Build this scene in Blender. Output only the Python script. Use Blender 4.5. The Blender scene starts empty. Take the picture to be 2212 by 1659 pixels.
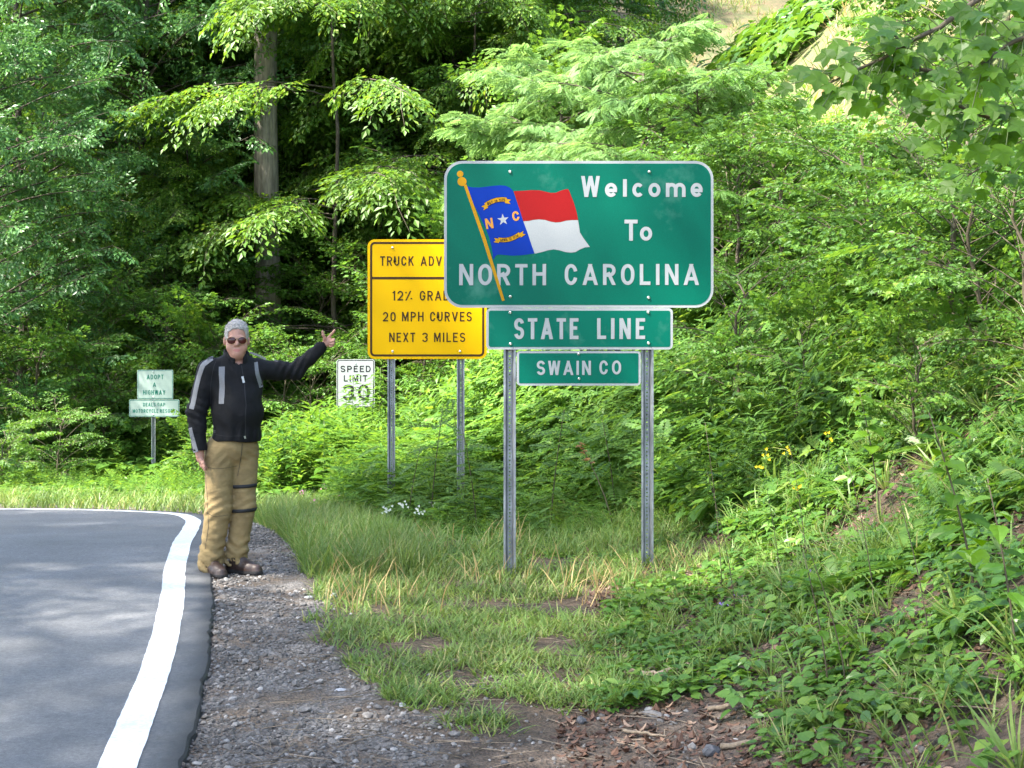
import bpy, bmesh, math, random
import numpy as np
from mathutils import Vector, noise
from mathutils.bvhtree import BVHTree

S = bpy.context.scene
COL = S.collection
R_ = math.radians

# ------------------------------------------------------------------ camera
F = 3039.0            # focal length in pixels of a 2212 px wide picture
CX, HY, CH = 1106.0, 740.0, 1.6
cam_d = bpy.data.cameras.new('camera')
cam_d.sensor_width = 36.0
cam_d.lens = 36.0 * F / 2212.0
cam_d.shift_y = -(829.5 - HY) / 2212.0
cam_d.clip_start = 0.05
cam_d.clip_end = 600.0
cam = bpy.data.objects.new('camera', cam_d)
cam.location = (0, 0, CH)
cam.rotation_euler = (R_(90), 0, 0)
COL.objects.link(cam)
S.camera = cam

# ------------------------------------------------------------------ light
SUN_EL, SUN_AZ_FROM = 55.0, 204.0          # the sun stands to the left (direction it comes from, degrees from +X)
sd = Vector((math.cos(R_(SUN_EL)) * math.cos(R_(SUN_AZ_FROM)), math.cos(R_(SUN_EL)) * math.sin(R_(SUN_AZ_FROM)), math.sin(R_(SUN_EL))))
W = bpy.data.worlds.new('World')
S.world = W
W.use_nodes = True
nt = W.node_tree
nt.nodes.clear()
sky = nt.nodes.new('ShaderNodeTexSky')
sky.sky_type = 'NISHITA'
sky.sun_disc = False
sky.sun_elevation = R_(SUN_EL)
sky.sun_rotation = math.atan2(sd.x, sd.y)
sky.air_density = 1.0
sky.dust_density = 2.5
bg = nt.nodes.new('ShaderNodeBackground')
bg.inputs['Strength'].default_value = 0.15
wo = nt.nodes.new('ShaderNodeOutputWorld')
nt.links.new(sky.outputs[0], bg.inputs[0])
nt.links.new(bg.outputs[0], wo.inputs[0])
sl = bpy.data.lights.new('sun', 'SUN')
sl.energy = 3.9
sl.angle = R_(1.0)
sl.color = (1.0, 0.95, 0.86)
so = bpy.data.objects.new('sun', sl)
so.rotation_euler = (-sd).to_track_quat('-Z', 'Y').to_euler()
COL.objects.link(so)
S.view_settings.view_transform = 'Standard'
S.view_settings.look = 'None'
S.view_settings.exposure = 2.62
S.view_settings.gamma = 1.0
S.view_settings.use_curve_mapping = False
try:
    S.cycles.use_denoising = True
    S.cycles.denoiser = 'OPENIMAGEDENOISE'
    S.cycles.max_bounces = 8
    S.cycles.diffuse_bounces = 4
    S.cycles.sample_clamp_indirect = 6.0
except Exception:
    pass

# ------------------------------------------------------------------ helpers
def P(px, py, d):
    return Vector(((px - CX) / F * d, d, CH - (py - HY) / F * d))

def tag(o, label=None, cat=None, group=None, kind=None):
    if label: o['label'] = label
    if cat: o['category'] = cat
    if group: o['group'] = group
    if kind: o['kind'] = kind
    return o

def empty(name, loc=(0, 0, 0)):
    o = bpy.data.objects.new(name, None)
    o.location = loc
    o.empty_display_size = 0.1
    COL.objects.link(o)
    return o

def mesh_np(name, V, Fc, mats, mi=None, smooth=False, parent=None):
    """V (n,3), Fc (m,3) triangles -> linked object"""
    V = np.asarray(V, np.float32); Fc = np.asarray(Fc, np.int32)
    me = bpy.data.meshes.new(name)
    me.vertices.add(len(V)); me.vertices.foreach_set('co', V.ravel())
    me.loops.add(Fc.size); me.loops.foreach_set('vertex_index', Fc.ravel())
    me.polygons.add(len(Fc))
    k = Fc.shape[1]
    me.polygons.foreach_set('loop_start', np.arange(0, Fc.size, k, dtype=np.int32))
    me.polygons.foreach_set('loop_total', np.full(len(Fc), k, np.int32))
    for m in (mats if isinstance(mats, (list, tuple)) else [mats]):
        me.materials.append(m)
    if mi is not None:
        me.polygons.foreach_set('material_index', np.asarray(mi, np.int32))
    me.polygons.foreach_set('use_smooth', np.full(len(Fc), smooth, bool))
    me.update(calc_edges=True)
    o = bpy.data.objects.new(name, me)
    COL.objects.link(o)
    if parent is not None: o.parent = parent
    return o

def mesh_py(name, V, Fc, mat, smooth=False, parent=None):
    me = bpy.data.meshes.new(name)
    me.from_pydata([tuple(v) for v in V], [], [tuple(f) for f in Fc])
    for m in (mat if isinstance(mat, (list, tuple)) else [mat]):
        me.materials.append(m)
    if smooth:
        me.polygons.foreach_set('use_smooth', [True] * len(me.polygons))
    me.update()
    o = bpy.data.objects.new(name, me)
    COL.objects.link(o)
    if parent is not None: o.parent = parent
    return o

def norm(a):
    return a / (np.linalg.norm(a, axis=-1, keepdims=True) + 1e-9)

def frame(y, up):
    y = norm(np.asarray(y, float)); up = np.broadcast_to(np.asarray(up, float), y.shape)
    x = norm(np.cross(y, up)); z = np.cross(x, y)
    return np.stack([x, y, z], -1)

class Acc:
    def __init__(s): s.V = []; s.F = []; s.M = []; s.n = 0
    def add(s, tv, tf, tm, Pn, Rn, Sn):
        Pn = np.asarray(Pn); N = len(Pn)
        if N == 0: return
        Sn = np.asarray(Sn, float)
        if Sn.ndim == 1: Sn = np.repeat(Sn[:, None], 3, 1)
        v = np.einsum('nij,nkj->nki', Rn, tv[None] * Sn[:, None, :]) + Pn[:, None]
        f = tf[None] + (np.arange(N) * len(tv))[:, None, None] + s.n
        s.V.append(v.reshape(-1, 3)); s.F.append(f.reshape(-1, 3)); s.M.append(np.tile(tm, N))
        s.n += N * len(tv)
    def raw(s, v, f, m=0):
        v = np.asarray(v, float); f = np.asarray(f, int)
        s.V.append(v); s.F.append(f + s.n); s.M.append(np.full(len(f), m)); s.n += len(v)
    def arrays(s): return np.concatenate(s.V), np.concatenate(s.F), np.concatenate(s.M)
    def obj(s, name, mats, smooth=False, parent=None):
        v, f, m = s.arrays()
        return mesh_np(name, v, f, mats, m, smooth, parent)

def tube(pts, rad, n=6, cap=True):
    pts = np.asarray(pts, float); rad = np.broadcast_to(np.asarray(rad, float), (len(pts),))
    t = norm(np.gradient(pts, axis=0))
    ref = np.array([0.0, 0, 1]) if abs(t[0][2]) < 0.9 else np.array([1.0, 0, 0])
    V = []; nrm = norm(np.cross(t[0], ref))
    for i in range(len(pts)):
        nrm = nrm - t[i] * np.dot(nrm, t[i]); nrm = nrm / (np.linalg.norm(nrm) + 1e-9)
        b = np.cross(t[i], nrm)
        a = np.arange(n) / n * 2 * math.pi
        V.append(pts[i] + rad[i] * (np.cos(a)[:, None] * nrm + np.sin(a)[:, None] * b))
    V = np.concatenate(V); Fc = []
    for i in range(len(pts) - 1):
        for j in range(n):
            a0 = i * n + j; a1 = i * n + (j + 1) % n
            Fc += [(a0, a1, a1 + n), (a0, a1 + n, a0 + n)]
    if cap:
        k = len(V); V = np.vstack([V, pts[0], pts[-1]])
        for j in range(n):
            Fc += [(k, (j + 1) % n, j), (k + 1, (len(pts) - 1) * n + j, (len(pts) - 1) * n + (j + 1) % n)]
    return V, np.array(Fc)

# ------------------------------------------------------------------ materials
def newmat(name):
    m = bpy.data.materials.new(name); m.use_nodes = True
    m.node_tree.nodes.clear()
    return m, m.node_tree, m.node_tree.nodes, m.node_tree.links

def leafmat(name, c1, c2, c3=None, trans=0.4, rough=0.45, tcol=1.6, spec=0.3):
    """c1..c2 the range between leaves, c3 a rarer third colour"""
    m, t, N, L = newmat(name)
    geo = N.new('ShaderNodeNewGeometry')
    rmp = N.new('ShaderNodeValToRGB')
    e = rmp.color_ramp.elements
    e[0].color = (*c1, 1); e[1].color = (*c2, 1)
    e[0].position = 0.0; e[1].position = 0.85
    if c3:
        x = e.new(0.97); x.color = (*c3, 1)
    L.new(geo.outputs['Random Per Island'], rmp.inputs[0])
    ns = N.new('ShaderNodeTexNoise'); ns.inputs['Scale'].default_value = 0.6
    ns.inputs['Detail'].default_value = 3
    tc = N.new('ShaderNodeTexCoord'); L.new(tc.outputs['Object'], ns.inputs[0])
    hs = N.new('ShaderNodeHueSaturation')
    mr = N.new('ShaderNodeMapRange'); mr.inputs[1].default_value = 0.3; mr.inputs[2].default_value = 0.7
    mr.inputs[3].default_value = 0.75; mr.inputs[4].default_value = 1.25
    L.new(ns.outputs[0], mr.inputs[0]); L.new(mr.outputs[0], hs.inputs['Value'])
    L.new(rmp.outputs[0], hs.inputs['Color'])
    pb = N.new('ShaderNodeBsdfPrincipled')
    pb.inputs['Roughness'].default_value = rough
    pb.inputs['Specular IOR Level'].default_value = spec
    L.new(hs.outputs[0], pb.inputs['Base Color'])
    tl = N.new('ShaderNodeBsdfTranslucent')
    h2 = N.new('ShaderNodeHueSaturation'); h2.inputs['Hue'].default_value = 0.478
    h2.inputs['Value'].default_value = tcol; h2.inputs['Saturation'].default_value = 1.08
    L.new(hs.outputs[0], h2.inputs['Color']); L.new(h2.outputs[0], tl.inputs[0])
    mx = N.new('ShaderNodeMixShader'); mx.inputs[0].default_value = trans
    L.new(pb.outputs[0], mx.inputs[1]); L.new(tl.outputs[0], mx.inputs[2])
    o = N.new('ShaderNodeOutputMaterial'); L.new(mx.outputs[0], o.inputs[0])
    return m

def mat(name, col, rough=0.6, metal=0.0, noise_scale=None, noise_amt=0.25, bump=0.0, bump_scale=None, spec=0.5, col2=None, detail=6, coords='Object', stretch=None):
    m, t, N, L = newmat(name)
    pb = N.new('ShaderNodeBsdfPrincipled')
    pb.inputs['Roughness'].default_value = rough
    pb.inputs['Metallic'].default_value = metal
    pb.inputs['Specular IOR Level'].default_value = spec
    pb.inputs['Base Color'].default_value = (*col, 1)
    tc = N.new('ShaderNodeTexCoord'); src = tc.outputs[coords]
    if stretch:
        mp = N.new('ShaderNodeMapping'); mp.inputs['Scale'].default_value = stretch
        L.new(src, mp.inputs[0]); src = mp.outputs[0]
    if noise_scale:
        ns = N.new('ShaderNodeTexNoise'); ns.inputs['Scale'].default_value = noise_scale
        ns.inputs['Detail'].default_value = detail; ns.inputs['Roughness'].default_value = 0.65
        L.new(src, ns.inputs[0])
        r = N.new('ShaderNodeValToRGB'); e = r.color_ramp.elements
        a = col2 if col2 else tuple(c * (1 - noise_amt) for c in col)
        b = col if col2 else tuple(min(1, c * (1 + noise_amt)) for c in col)
        e[0].position = 0.35; e[1].position = 0.65
        e[0].color = (*a, 1); e[1].color = (*b, 1)
        L.new(ns.outputs[0], r.inputs[0]); L.new(r.outputs[0], pb.inputs['Base Color'])
    if bump:
        n2 = N.new('ShaderNodeTexNoise'); n2.inputs['Scale'].default_value = bump_scale or 50
        n2.inputs['Detail'].default_value = 5
        L.new(src, n2.inputs[0])
        bp = N.new('ShaderNodeBump'); bp.inputs['Strength'].default_value = bump; bp.inputs['Distance'].default_value = 0.02
        L.new(n2.outputs[0], bp.inputs['Height']); L.new(bp.outputs[0], pb.inputs['Normal'])
    o = N.new('ShaderNodeOutputMaterial'); L.new(pb.outputs[0], o.inputs[0])
    return m

M = {}
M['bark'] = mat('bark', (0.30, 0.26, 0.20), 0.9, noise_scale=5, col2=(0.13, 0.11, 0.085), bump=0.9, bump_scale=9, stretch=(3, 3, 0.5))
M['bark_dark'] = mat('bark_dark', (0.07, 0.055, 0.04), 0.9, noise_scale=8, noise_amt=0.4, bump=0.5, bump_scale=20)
M['twig'] = mat('twig', (0.075, 0.06, 0.035), 0.8)
M['green_stem'] = mat('green_stem', (0.09, 0.13, 0.035), 0.6)
M['dead_wood'] = mat('dead_wood', (0.17, 0.13, 0.09), 0.9, noise_scale=20, noise_amt=0.4, bump=0.5, bump_scale=60)
M['straw'] = mat('straw', (0.42, 0.33, 0.16), 0.8, noise_scale=12)
M['leaf_beech'] = leafmat('leaf_beech', (0.06, 0.14, 0.018), (0.12, 0.23, 0.03), (0.18, 0.27, 0.04))
M['leaf_dark'] = leafmat('leaf_dark', (0.040, 0.112, 0.032), (0.085, 0.20, 0.048), None, trans=0.3, rough=0.38)
M['leaf_mid'] = leafmat('leaf_mid', (0.055, 0.14, 0.022), (0.11, 0.225, 0.036), None, trans=0.35)
M['leaf_locust'] = leafmat('leaf_locust', (0.11, 0.22, 0.065), (0.17, 0.30, 0.09), None, trans=0.4, rough=0.5)
M['leaf_weed'] = leafmat('leaf_weed', (0.055, 0.135, 0.02), (0.115, 0.23, 0.035), (0.17, 0.26, 0.04), trans=0.4)
M['leaf_shade'] = leafmat('leaf_shade', (0.045, 0.12, 0.016), (0.095, 0.20, 0.028), (0.15, 0.25, 0.04), trans=0.35, rough=0.36, spec=0.4)
M['leaf_poplar'] = leafmat('leaf_poplar', (0.06, 0.15, 0.015), (0.12, 0.24, 0.025), None, trans=0.5, rough=0.35)
M['grass'] = leafmat('grass', (0.09, 0.165, 0.035), (0.17, 0.25, 0.06), (0.32, 0.31, 0.12), trans=0.35, rough=0.45)
M['dry_grass'] = leafmat('dry_grass', (0.35, 0.26, 0.11), (0.45, 0.34, 0.15), None, trans=0.3, rough=0.6)
M['dead_leaf'] = leafmat('dead_leaf', (0.045, 0.024, 0.015), (0.13, 0.068, 0.042), (0.28, 0.19, 0.13), trans=0.1, rough=0.6)
# ------------------------------------------------------------------ terrain
rng = np.random.default_rng(7)

def smoothstep(a, b, x):
    t = np.clip((x - a) / (b - a), 0, 1); return t * t * (3 - 2 * t)

def vnoise(x, y, s=1.0, seed=0):
    """cheap smooth value noise, vectorised, -1..1"""
    x = np.asarray(x, float) * s + seed * 17.3; y = np.asarray(y, float) * s - seed * 9.1
    xi = np.floor(x); yi = np.floor(y); fx = x - xi; fy = y - yi
    fx = fx * fx * (3 - 2 * fx); fy = fy * fy * (3 - 2 * fy)
    def h(a, b):
        v = np.sin(a * 127.1 + b * 311.7 + seed * 3.7) * 43758.5453
        return (v - np.floor(v)) * 2 - 1
    return (h(xi, yi) * (1 - fx) + h(xi + 1, yi) * fx) * (1 - fy) + (h(xi, yi + 1) * (1 - fx) + h(xi + 1, yi + 1) * fx) * fy

FY = [-8, 4, 6, 9, 11, 13, 15, 18, 22, 28, 35, 60]
FX = [1.15, 1.10, 1.08, 1.42, 1.30, 0.80, 0.2, -0.6, -1.6, -3.0, -4.0, -6.0]
def footx(y): return np.interp(y, FY, FX)

def G(x, y):
    x = np.asarray(x, float); y = np.asarray(y, float)
    base = -0.06 * np.clip(y - 11, 0, 12.5)
    base = base + 0.30 * np.clip(y - 24.5, 0, 9) + 0.60 * np.clip(y - 33.5, 0, 70)
    u = x - footx(y)
    w = 0.35
    sp = w * np.log1p(np.exp(np.clip(u / w, -30, 30)))
    sl = 0.80 + 0.012 * np.clip(y - 8, 0, 14)
    bank = sl * sp
    bank = np.where(bank > 9, 9 + (bank - 9) * 0.8, bank)
    bank = bank + 0.10 * smoothstep(0, 1, u) * vnoise(x, y, 1.1, 3) + 0.25 * smoothstep(1, 3, u) * vnoise(x, y, 0.4, 5)
    k = -0.06 * np.clip(y - 11, 0, 12.5)
    b2 = bank + k
    z = np.maximum(base, b2)
    # behind the camera and to the far left: gentle
    z = z + (0.02 * vnoise(x, y, 0.9, 1) + 0.006 * vnoise(x, y, 5, 2)) * np.clip((x + 1.6 + .12 * (y - 7)) * .8, .12, 1)
    lf = smoothstep(-9.5, -16, x) * smoothstep(8, 2, y)          # bank on the far side of the road, outside the frame
    z = z + 1.6 * lf
    return z

def ground_at(px, py):
    """picture direction -> point on the terrain"""
    lo = None
    for d in np.arange(3.5, 60, 0.05):
        p = P(px, py, d)
        if p.z <= float(G(p.x, p.y)):
            return Vector((p.x, p.y, float(G(p.x, p.y))))
    return P(px, py, 60)

# outer (right) line of the carriageway and the tight inside of the bend
OUT = np.array([(-0.35, -5), (-0.62, 0), (-0.95, 3.5), (-1.24, 5.3), (-1.52, 7.0), (-1.84, 8.6), (-2.13, 9.9), (-2.42, 11.4),
                (-2.66, 12.7), (-2.93, 13.9), (-3.4, 14.9), (-4.4, 15.55), (-5.6, 15.8), (-8, 15.6), (-13, 14.8), (-20, 13.5), (-34, 11)])
INN = np.array([(-7.2, -5), (-7.4, 0), (-7.7, 3), (-7.9, 4.5), (-8.2, 6), (-8.5, 7), (-8.8, 7.6), (-9.2, 8.1),
                (-9.6, 8.4), (-10, 8.6), (-10.4, 8.75), (-10.9, 8.85), (-11.5, 8.9), (-13, 8.8), (-16, 8.2), (-21, 7), (-34, 4.5)])
def catmull(p, n):
    p = np.vstack([2 * p[0] - p[1], p, 2 * p[-1] - p[-2]]); o = []
    for i in range(1, len(p) - 2):
        t = np.linspace(0, 1, n, endpoint=False)[:, None]
        o.append(0.5 * ((2 * p[i]) + (-p[i - 1] + p[i + 1]) * t + (2 * p[i - 1] - 5 * p[i] + 4 * p[i + 1] - p[i + 2]) * t ** 2 + (-p[i - 1] + 3 * p[i] - 3 * p[i + 1] + p[i + 2]) * t ** 3))
    return np.vstack(o + [p[-2][None]])
OUTc = catmull(OUT, 26); INNc = catmull(INN, 26)
tn = norm(np.gradient(OUTc, axis=0)); nl = np.stack([-tn[:, 1], tn[:, 0]], 1)    # points left

_PA = [(1800, 1165, .75, .55), (1330, 1310, .55, .35), (1950, 1560, .5, .3), (2090, 920, .7, .6), (1560, 1420, .4, .6), (1700, 1560, .45, .35), (1850, 1330, .35, .3), (2080, 1240, .5, .4), (1620, 690, 1.0, .8)]
_PAT = None
def bare_patch(x, y):
    """1 inside the worn, leaf-littered patches of the bank"""
    global _PAT
    if _PAT is None: _PAT = [(ground_at(a, b), c, d) for a, b, c, d in _PA]
    m_ = np.zeros(np.shape(x))
    for q, rx, ry in _PAT: m_ = np.maximum(m_, 1 - smoothstep(.65, 1.15, np.hypot((x - q.x) / rx, (y - q.y) / ry) + .25 * vnoise(x, y, 3, 71)))
    return m_

def road_dist(x, y):
    """signed distance to the outer asphalt edge, positive on the right / outside"""
    x = np.asarray(x, float).ravel(); y = np.asarray(y, float).ravel()
    res = np.empty(len(x))
    for a in range(0, len(x), 4000):
        dx = x[a:a + 4000, None] - OUTc[None, :, 0]; dy = y[a:a + 4000, None] - OUTc[None, :, 1]
        d2 = dx * dx + dy * dy; i = d2.argmin(1); k = np.arange(len(i))
        side = -(dx[k, i] * nl[i, 0] + dy[k, i] * nl[i, 1])
        res[a:a + 4000] = np.sqrt(d2[k, i]) * np.sign(side)
    return res

# terrain grid, finer near the camera
gy = np.concatenate([np.arange(-8, 4, 0.4), np.arange(4, 13, 0.06), np.arange(13, 26, 0.16), np.arange(26, 95, 0.9)])
gx = np.concatenate([np.arange(-60, -10, 1.5), np.arange(-10, -3, 0.3), np.arange(-3, 4.2, 0.06), np.arange(4.2, 12, 0.25), np.arange(12, 60, 1.5)])
XX, YY = np.meshgrid(gx, gy)
ZZ = G(XX, YY)
rd = road_dist(XX, YY).reshape(XX.shape)
ZZ = np.where(rd < 0.0, ZZ - 0.03, ZZ)
nx, ny = len(gx), len(gy)
Vt = np.stack([XX.ravel(), YY.ravel(), ZZ.ravel()], 1)
ii = (np.arange(ny - 1)[:, None] * nx + np.arange(nx - 1)[None]).ravel()
Ft = np.stack([ii, ii + 1, ii + nx + 1, ii + nx], 1)

# where the shoulder ends and the grass starts, as seen along the road (x at a given y)
GEy = [-8, 4.6, 5.4, 5.9, 6.4, 6.9, 7.6, 8.4, 9.2, 10.5, 12.5, 14, 30]
GEx = [.1, .0, -.2, -0.35, -0.55, -0.75, -1.0, -1.12, -1.22, -1.50, -2.0, -2.5, -2.5]
def grass_edge(y): return np.interp(y, GEy, GEx)
def gravel_mask(x, y):
    e = grass_edge(y) + 0.16 * vnoise(x, y, 2.2, 8)
    return 1 - smoothstep(-0.12, 0.12, x - e)
gm = gravel_mask(XX, YY).ravel()
u = (XX - footx(YY)).ravel()
# trodden dirt at the foot of the bank
dirt = (smoothstep(-0.95, -0.4, u) * (1 - smoothstep(0.15, 0.6, u)) * (1 - smoothstep(7.6, 9.0, YY.ravel()))) + (1 - smoothstep(5.4, 6.1, YY.ravel() + 0.3 * vnoise(XX, YY, 1.5, 4).ravel()))
dirt = np.clip(dirt, 0, 1) * (1 - gm * 0.6)

cut = np.clip(2.2 - np.hypot((XX - 7.2) / 4.0, (YY - 31) / 14) + .3 * vnoise(XX, YY, .5, 81), 0, 1).ravel() * smoothstep(3.2, 4.8, ZZ.ravel())
m, t, N, L = newmat('ground')
tc = N.new('ShaderNodeTexCoord')
def tex(scale, detail=8, rough=0.65):
    n = N.new('ShaderNodeTexNoise'); n.inputs['Scale'].default_value = scale; n.inputs['Detail'].default_value = detail
    n.inputs['Roughness'].default_value = rough; L.new(tc.outputs['Object'], n.inputs[0]); return n
def ramp(src, stops):
    r = N.new('ShaderNodeValToRGB'); e = r.color_ramp.elements
    while len(e) < len(stops): e.new(0.5)
    for el, (p, c) in zip(e, stops): el.position = p; el.color = (*c, 1)
    L.new(src, r.inputs[0]); return r
def mixc(f, a, b):
    x = N.new('ShaderNodeMix'); x.data_type = 'RGBA'
    if isinstance(f, float): x.inputs[0].default_value = f
    else: L.new(f, x.inputs[0])
    L.new(a, x.inputs[6]); L.new(b, x.inputs[7]); return x.outputs[2]
at_g = N.new('ShaderNodeAttribute'); at_g.attribute_name = 'gravel'
at_d = N.new('ShaderNodeAttribute'); at_d.attribute_name = 'dirt'
soil = ramp(tex(9).outputs[0], [(0.3, (0.03, 0.022, 0.014)), (0.5, (0.075, 0.05, 0.03)), (0.7, (0.13, 0.085, 0.05))])
vor = N.new('ShaderNodeTexVoronoi'); vor.inputs['Scale'].default_value = 62; L.new(tc.outputs['Object'], vor.inputs[0])
grc = ramp(vor.outputs['Color'], [(0.15, (0.07, 0.062, 0.055)), (0.5, (0.14, 0.126, 0.114)), (0.8, (0.23, 0.21, 0.195))])
sand = ramp(tex(22).outputs[0], [(0.32, (0.06, 0.042, 0.030)), (0.55, (0.125, 0.092, 0.066)), (0.72, (0.20, 0.155, 0.118))])
gfac = ramp(tex(3.2, 5).outputs[0], [(0.42, (0, 0, 0)), (0.58, (1, 1, 1))])
gr = mixc(gfac.outputs[0], grc.outputs[0], sand.outputs[0])
dk_ = ramp(tex(13, 9).outputs[0], [(0.33, (0.035, 0.024, 0.016)), (0.52, (0.085, 0.06, 0.042)), (0.7, (0.17, 0.13, 0.10))])
c1 = mixc(at_d.outputs['Fac'], soil.outputs[0], dk_.outputs[0])
at_c = N.new('ShaderNodeAttribute'); at_c.attribute_name = 'cut'
clay = ramp(tex(2.6, 7).outputs[0], [(0.35, (0.075, 0.115, 0.03)), (0.5, (0.13, 0.135, 0.05)), (0.65, (0.19, 0.13, 0.07))])
c1 = mixc(at_c.outputs['Fac'], c1, clay.outputs[0])
c2 = mixc(at_g.outputs['Fac'], c1, gr)
pb = N.new('ShaderNodeBsdfPrincipled'); pb.inputs['Roughness'].default_value = 0.9
L.new(c2, pb.inputs['Base Color'])
b1 = N.new('ShaderNodeBump'); b1.inputs['Strength'].default_value = 0.9; b1.inputs['Distance'].default_value = 0.02
ad = N.new('ShaderNodeMath'); ad.operation = 'ADD'
L.new(tex(40).outputs[0], ad.inputs[0]); L.new(vor.outputs['Distance'], ad.inputs[1]); L.new(ad.outputs[0], b1.inputs['Height'])
L.new(b1.outputs[0], pb.inputs['Normal'])
o = N.new('ShaderNodeOutputMaterial'); L.new(pb.outputs[0], o.inputs[0])
M['ground'] = m
ground = mesh_np('ground', Vt, Ft, M['ground'], None, True)
for nm, arr in (('gravel', gm), ('dirt', dirt), ('cut', cut)):
    a = ground.data.attributes.new(nm, 'FLOAT', 'POINT'); a.data.foreach_set('value', arr.astype(np.float32))
tag(ground, 'sloping roadside ground of soil, gravel shoulder and leaf litter', kind='structure')

# ---- road
m, t, N, L = newmat('asphalt')
tc = N.new('ShaderNodeTexCoord')
fine = tex(48, 10, 0.95); mid = tex(1.3, 5)
ca = ramp(fine.outputs[0], [(0.32, (0.05, 0.051, 0.054)), (0.5, (0.145, 0.147, 0.152)), (0.72, (0.32, 0.32, 0.32))])
cb = ramp(mid.outputs[0], [(0.3, (0.78, 0.78, 0.78)), (0.7, (1.12, 1.12, 1.12))])
mu = N.new('ShaderNodeMix'); mu.data_type = 'RGBA'; mu.blend_type = 'MULTIPLY'; mu.inputs[0].default_value = 1
L.new(ca.outputs[0], mu.inputs[6]); L.new(cb.outputs[0], mu.inputs[7])
# the mat darkens gradually towards its outer edge
at = N.new('ShaderNodeAttribute'); at.attribute_name = 'rim'
dk = N.new('ShaderNodeRGB'); dk.outputs[0].default_value = (0.030, 0.031, 0.033, 1)
cc = mixc(at.outputs['Fac'], mu.outputs[2], dk.outputs[0])
pb = N.new('ShaderNodeBsdfPrincipled'); pb.inputs['Roughness'].default_value = 0.72
L.new(cc, pb.inputs['Base Color'])
bp = N.new('ShaderNodeBump'); bp.inputs['Strength'].default_value = 0.8; bp.inputs['Distance'].default_value = 0.01
L.new(fine.outputs[0], bp.inputs['Height']); L.new(bp.outputs[0], pb.inputs['Normal'])
o = N.new('ShaderNodeOutputMaterial'); L.new(pb.outputs[0], o.inputs[0])
M['asphalt'] = m
vs = np.concatenate([[-0.035, -0.008], [0.0, 0.012, 0.03, 0.055], np.linspace(0.09, 1, 26)])
rv, rims = [], []
jit = 0.012 * vnoise(OUTc[:, 0] * 3, OUTc[:, 1] * 3, 1.3, 5) + 0.012 * vnoise(OUTc[:, 0] * 3, OUTc[:, 1] * 3, 4.0, 6)
def road_z(x, y): return -0.06 * np.clip(np.asarray(y, float) - 11, 0, 12.5) + 0.030
for i in range(len(OUTc)):
    a = OUTc[i] - nl[i] * jit[i]; b = INNc[i]; wd = np.linalg.norm(b - a)
    for k, v in enumerate(vs):
        if k < 2:
            q = a - nl[i] * (0.022 if k == 0 else 0.010); z = float(road_z(*q)) - (0.09 if k == 0 else 0.012)
        else:
            q = a + (b - a) * v; z = float(road_z(*q))
        rv.append((q[0], q[1], z)); rims.append(max(0.0, 1 - (0 if k < 2 else v * wd) / 0.20) ** 1.5)
nv = len(vs); rf = []
for i in range(len(OUTc) - 1):
    for k in range(nv - 1):
        rf.append((i * nv + k, i * nv + k + 1, (i + 1) * nv + k + 1, (i + 1) * nv + k))
road = mesh_py('road', rv, rf, M['asphalt'], True)
road.data.polygons.foreach_set('use_smooth', [(i_ % (nv - 1)) > 2 for i_ in range(len(rf))])
a = road.data.attributes.new('rim', 'FLOAT', 'POINT'); a.data.foreach_set('value', np.array(rims, np.float32))
tag(road, 'grey asphalt road bending away to the left', kind='structure')
bm = bmesh.new(); bm.from_mesh(road.data); bmesh.ops.recalc_face_normals(bm, faces=bm.faces); 
if sum(f.normal.z for f in bm.faces) < 0: bmesh.ops.reverse_faces(bm, faces=bm.faces)
bm.to_mesh(road.data); bm.free()

M['road_paint'] = mat('road_paint', (0.80, 0.80, 0.78), 0.6, noise_scale=40, col2=(0.58, 0.58, 0.57), bump=0.2, bump_scale=200)
fine_path = catmull(OUT, 60); tf_ = norm(np.gradient(fine_path, axis=0)); nf = np.stack([-tf_[:, 1], tf_[:, 0]], 1)
keep = (fine_path[:, 0] > -30)
fp, nf = fine_path[keep], nf[keep]
lw = 0.145
j1 = 0.002 * vnoise(fp[:, 0], fp[:, 1], 14, 3) + 0.002 * vnoise(fp[:, 0], fp[:, 1], 5, 9); j2 = 0.002 * vnoise(fp[:, 0], fp[:, 1], 13, 4) + 0.002 * vnoise(fp[:, 0], fp[:, 1], 5, 8)
off = 0.16 - 0.02 * fp[:, 1:2].clip(0, 10)[:, 0] * 0
la = fp + nf * (off + j1)[:, None]; lb = fp + nf * (off + lw + j2)[:, None]
lv = []
for p_, q_ in zip(la, lb): lv += [(p_[0], p_[1], float(road_z(*p_)) + 0.004), (q_[0], q_[1], float(road_z(*q_)) + 0.004)]
lf_ = [(2 * i, 2 * i + 2, 2 * i + 3, 2 * i + 1) for i in range(len(fp) - 1)]
line = mesh_py('road_edge_line', lv, lf_, M['road_paint'], False)
tag(line, 'white painted line along the outer edge of the road', kind='structure')
bm = bmesh.new(); bm.from_mesh(line.data)
if sum(f.normal.z for f in bm.faces) < 0: bmesh.ops.reverse_faces(bm, faces=bm.faces)
bm.to_mesh(line.data); bm.free()

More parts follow.
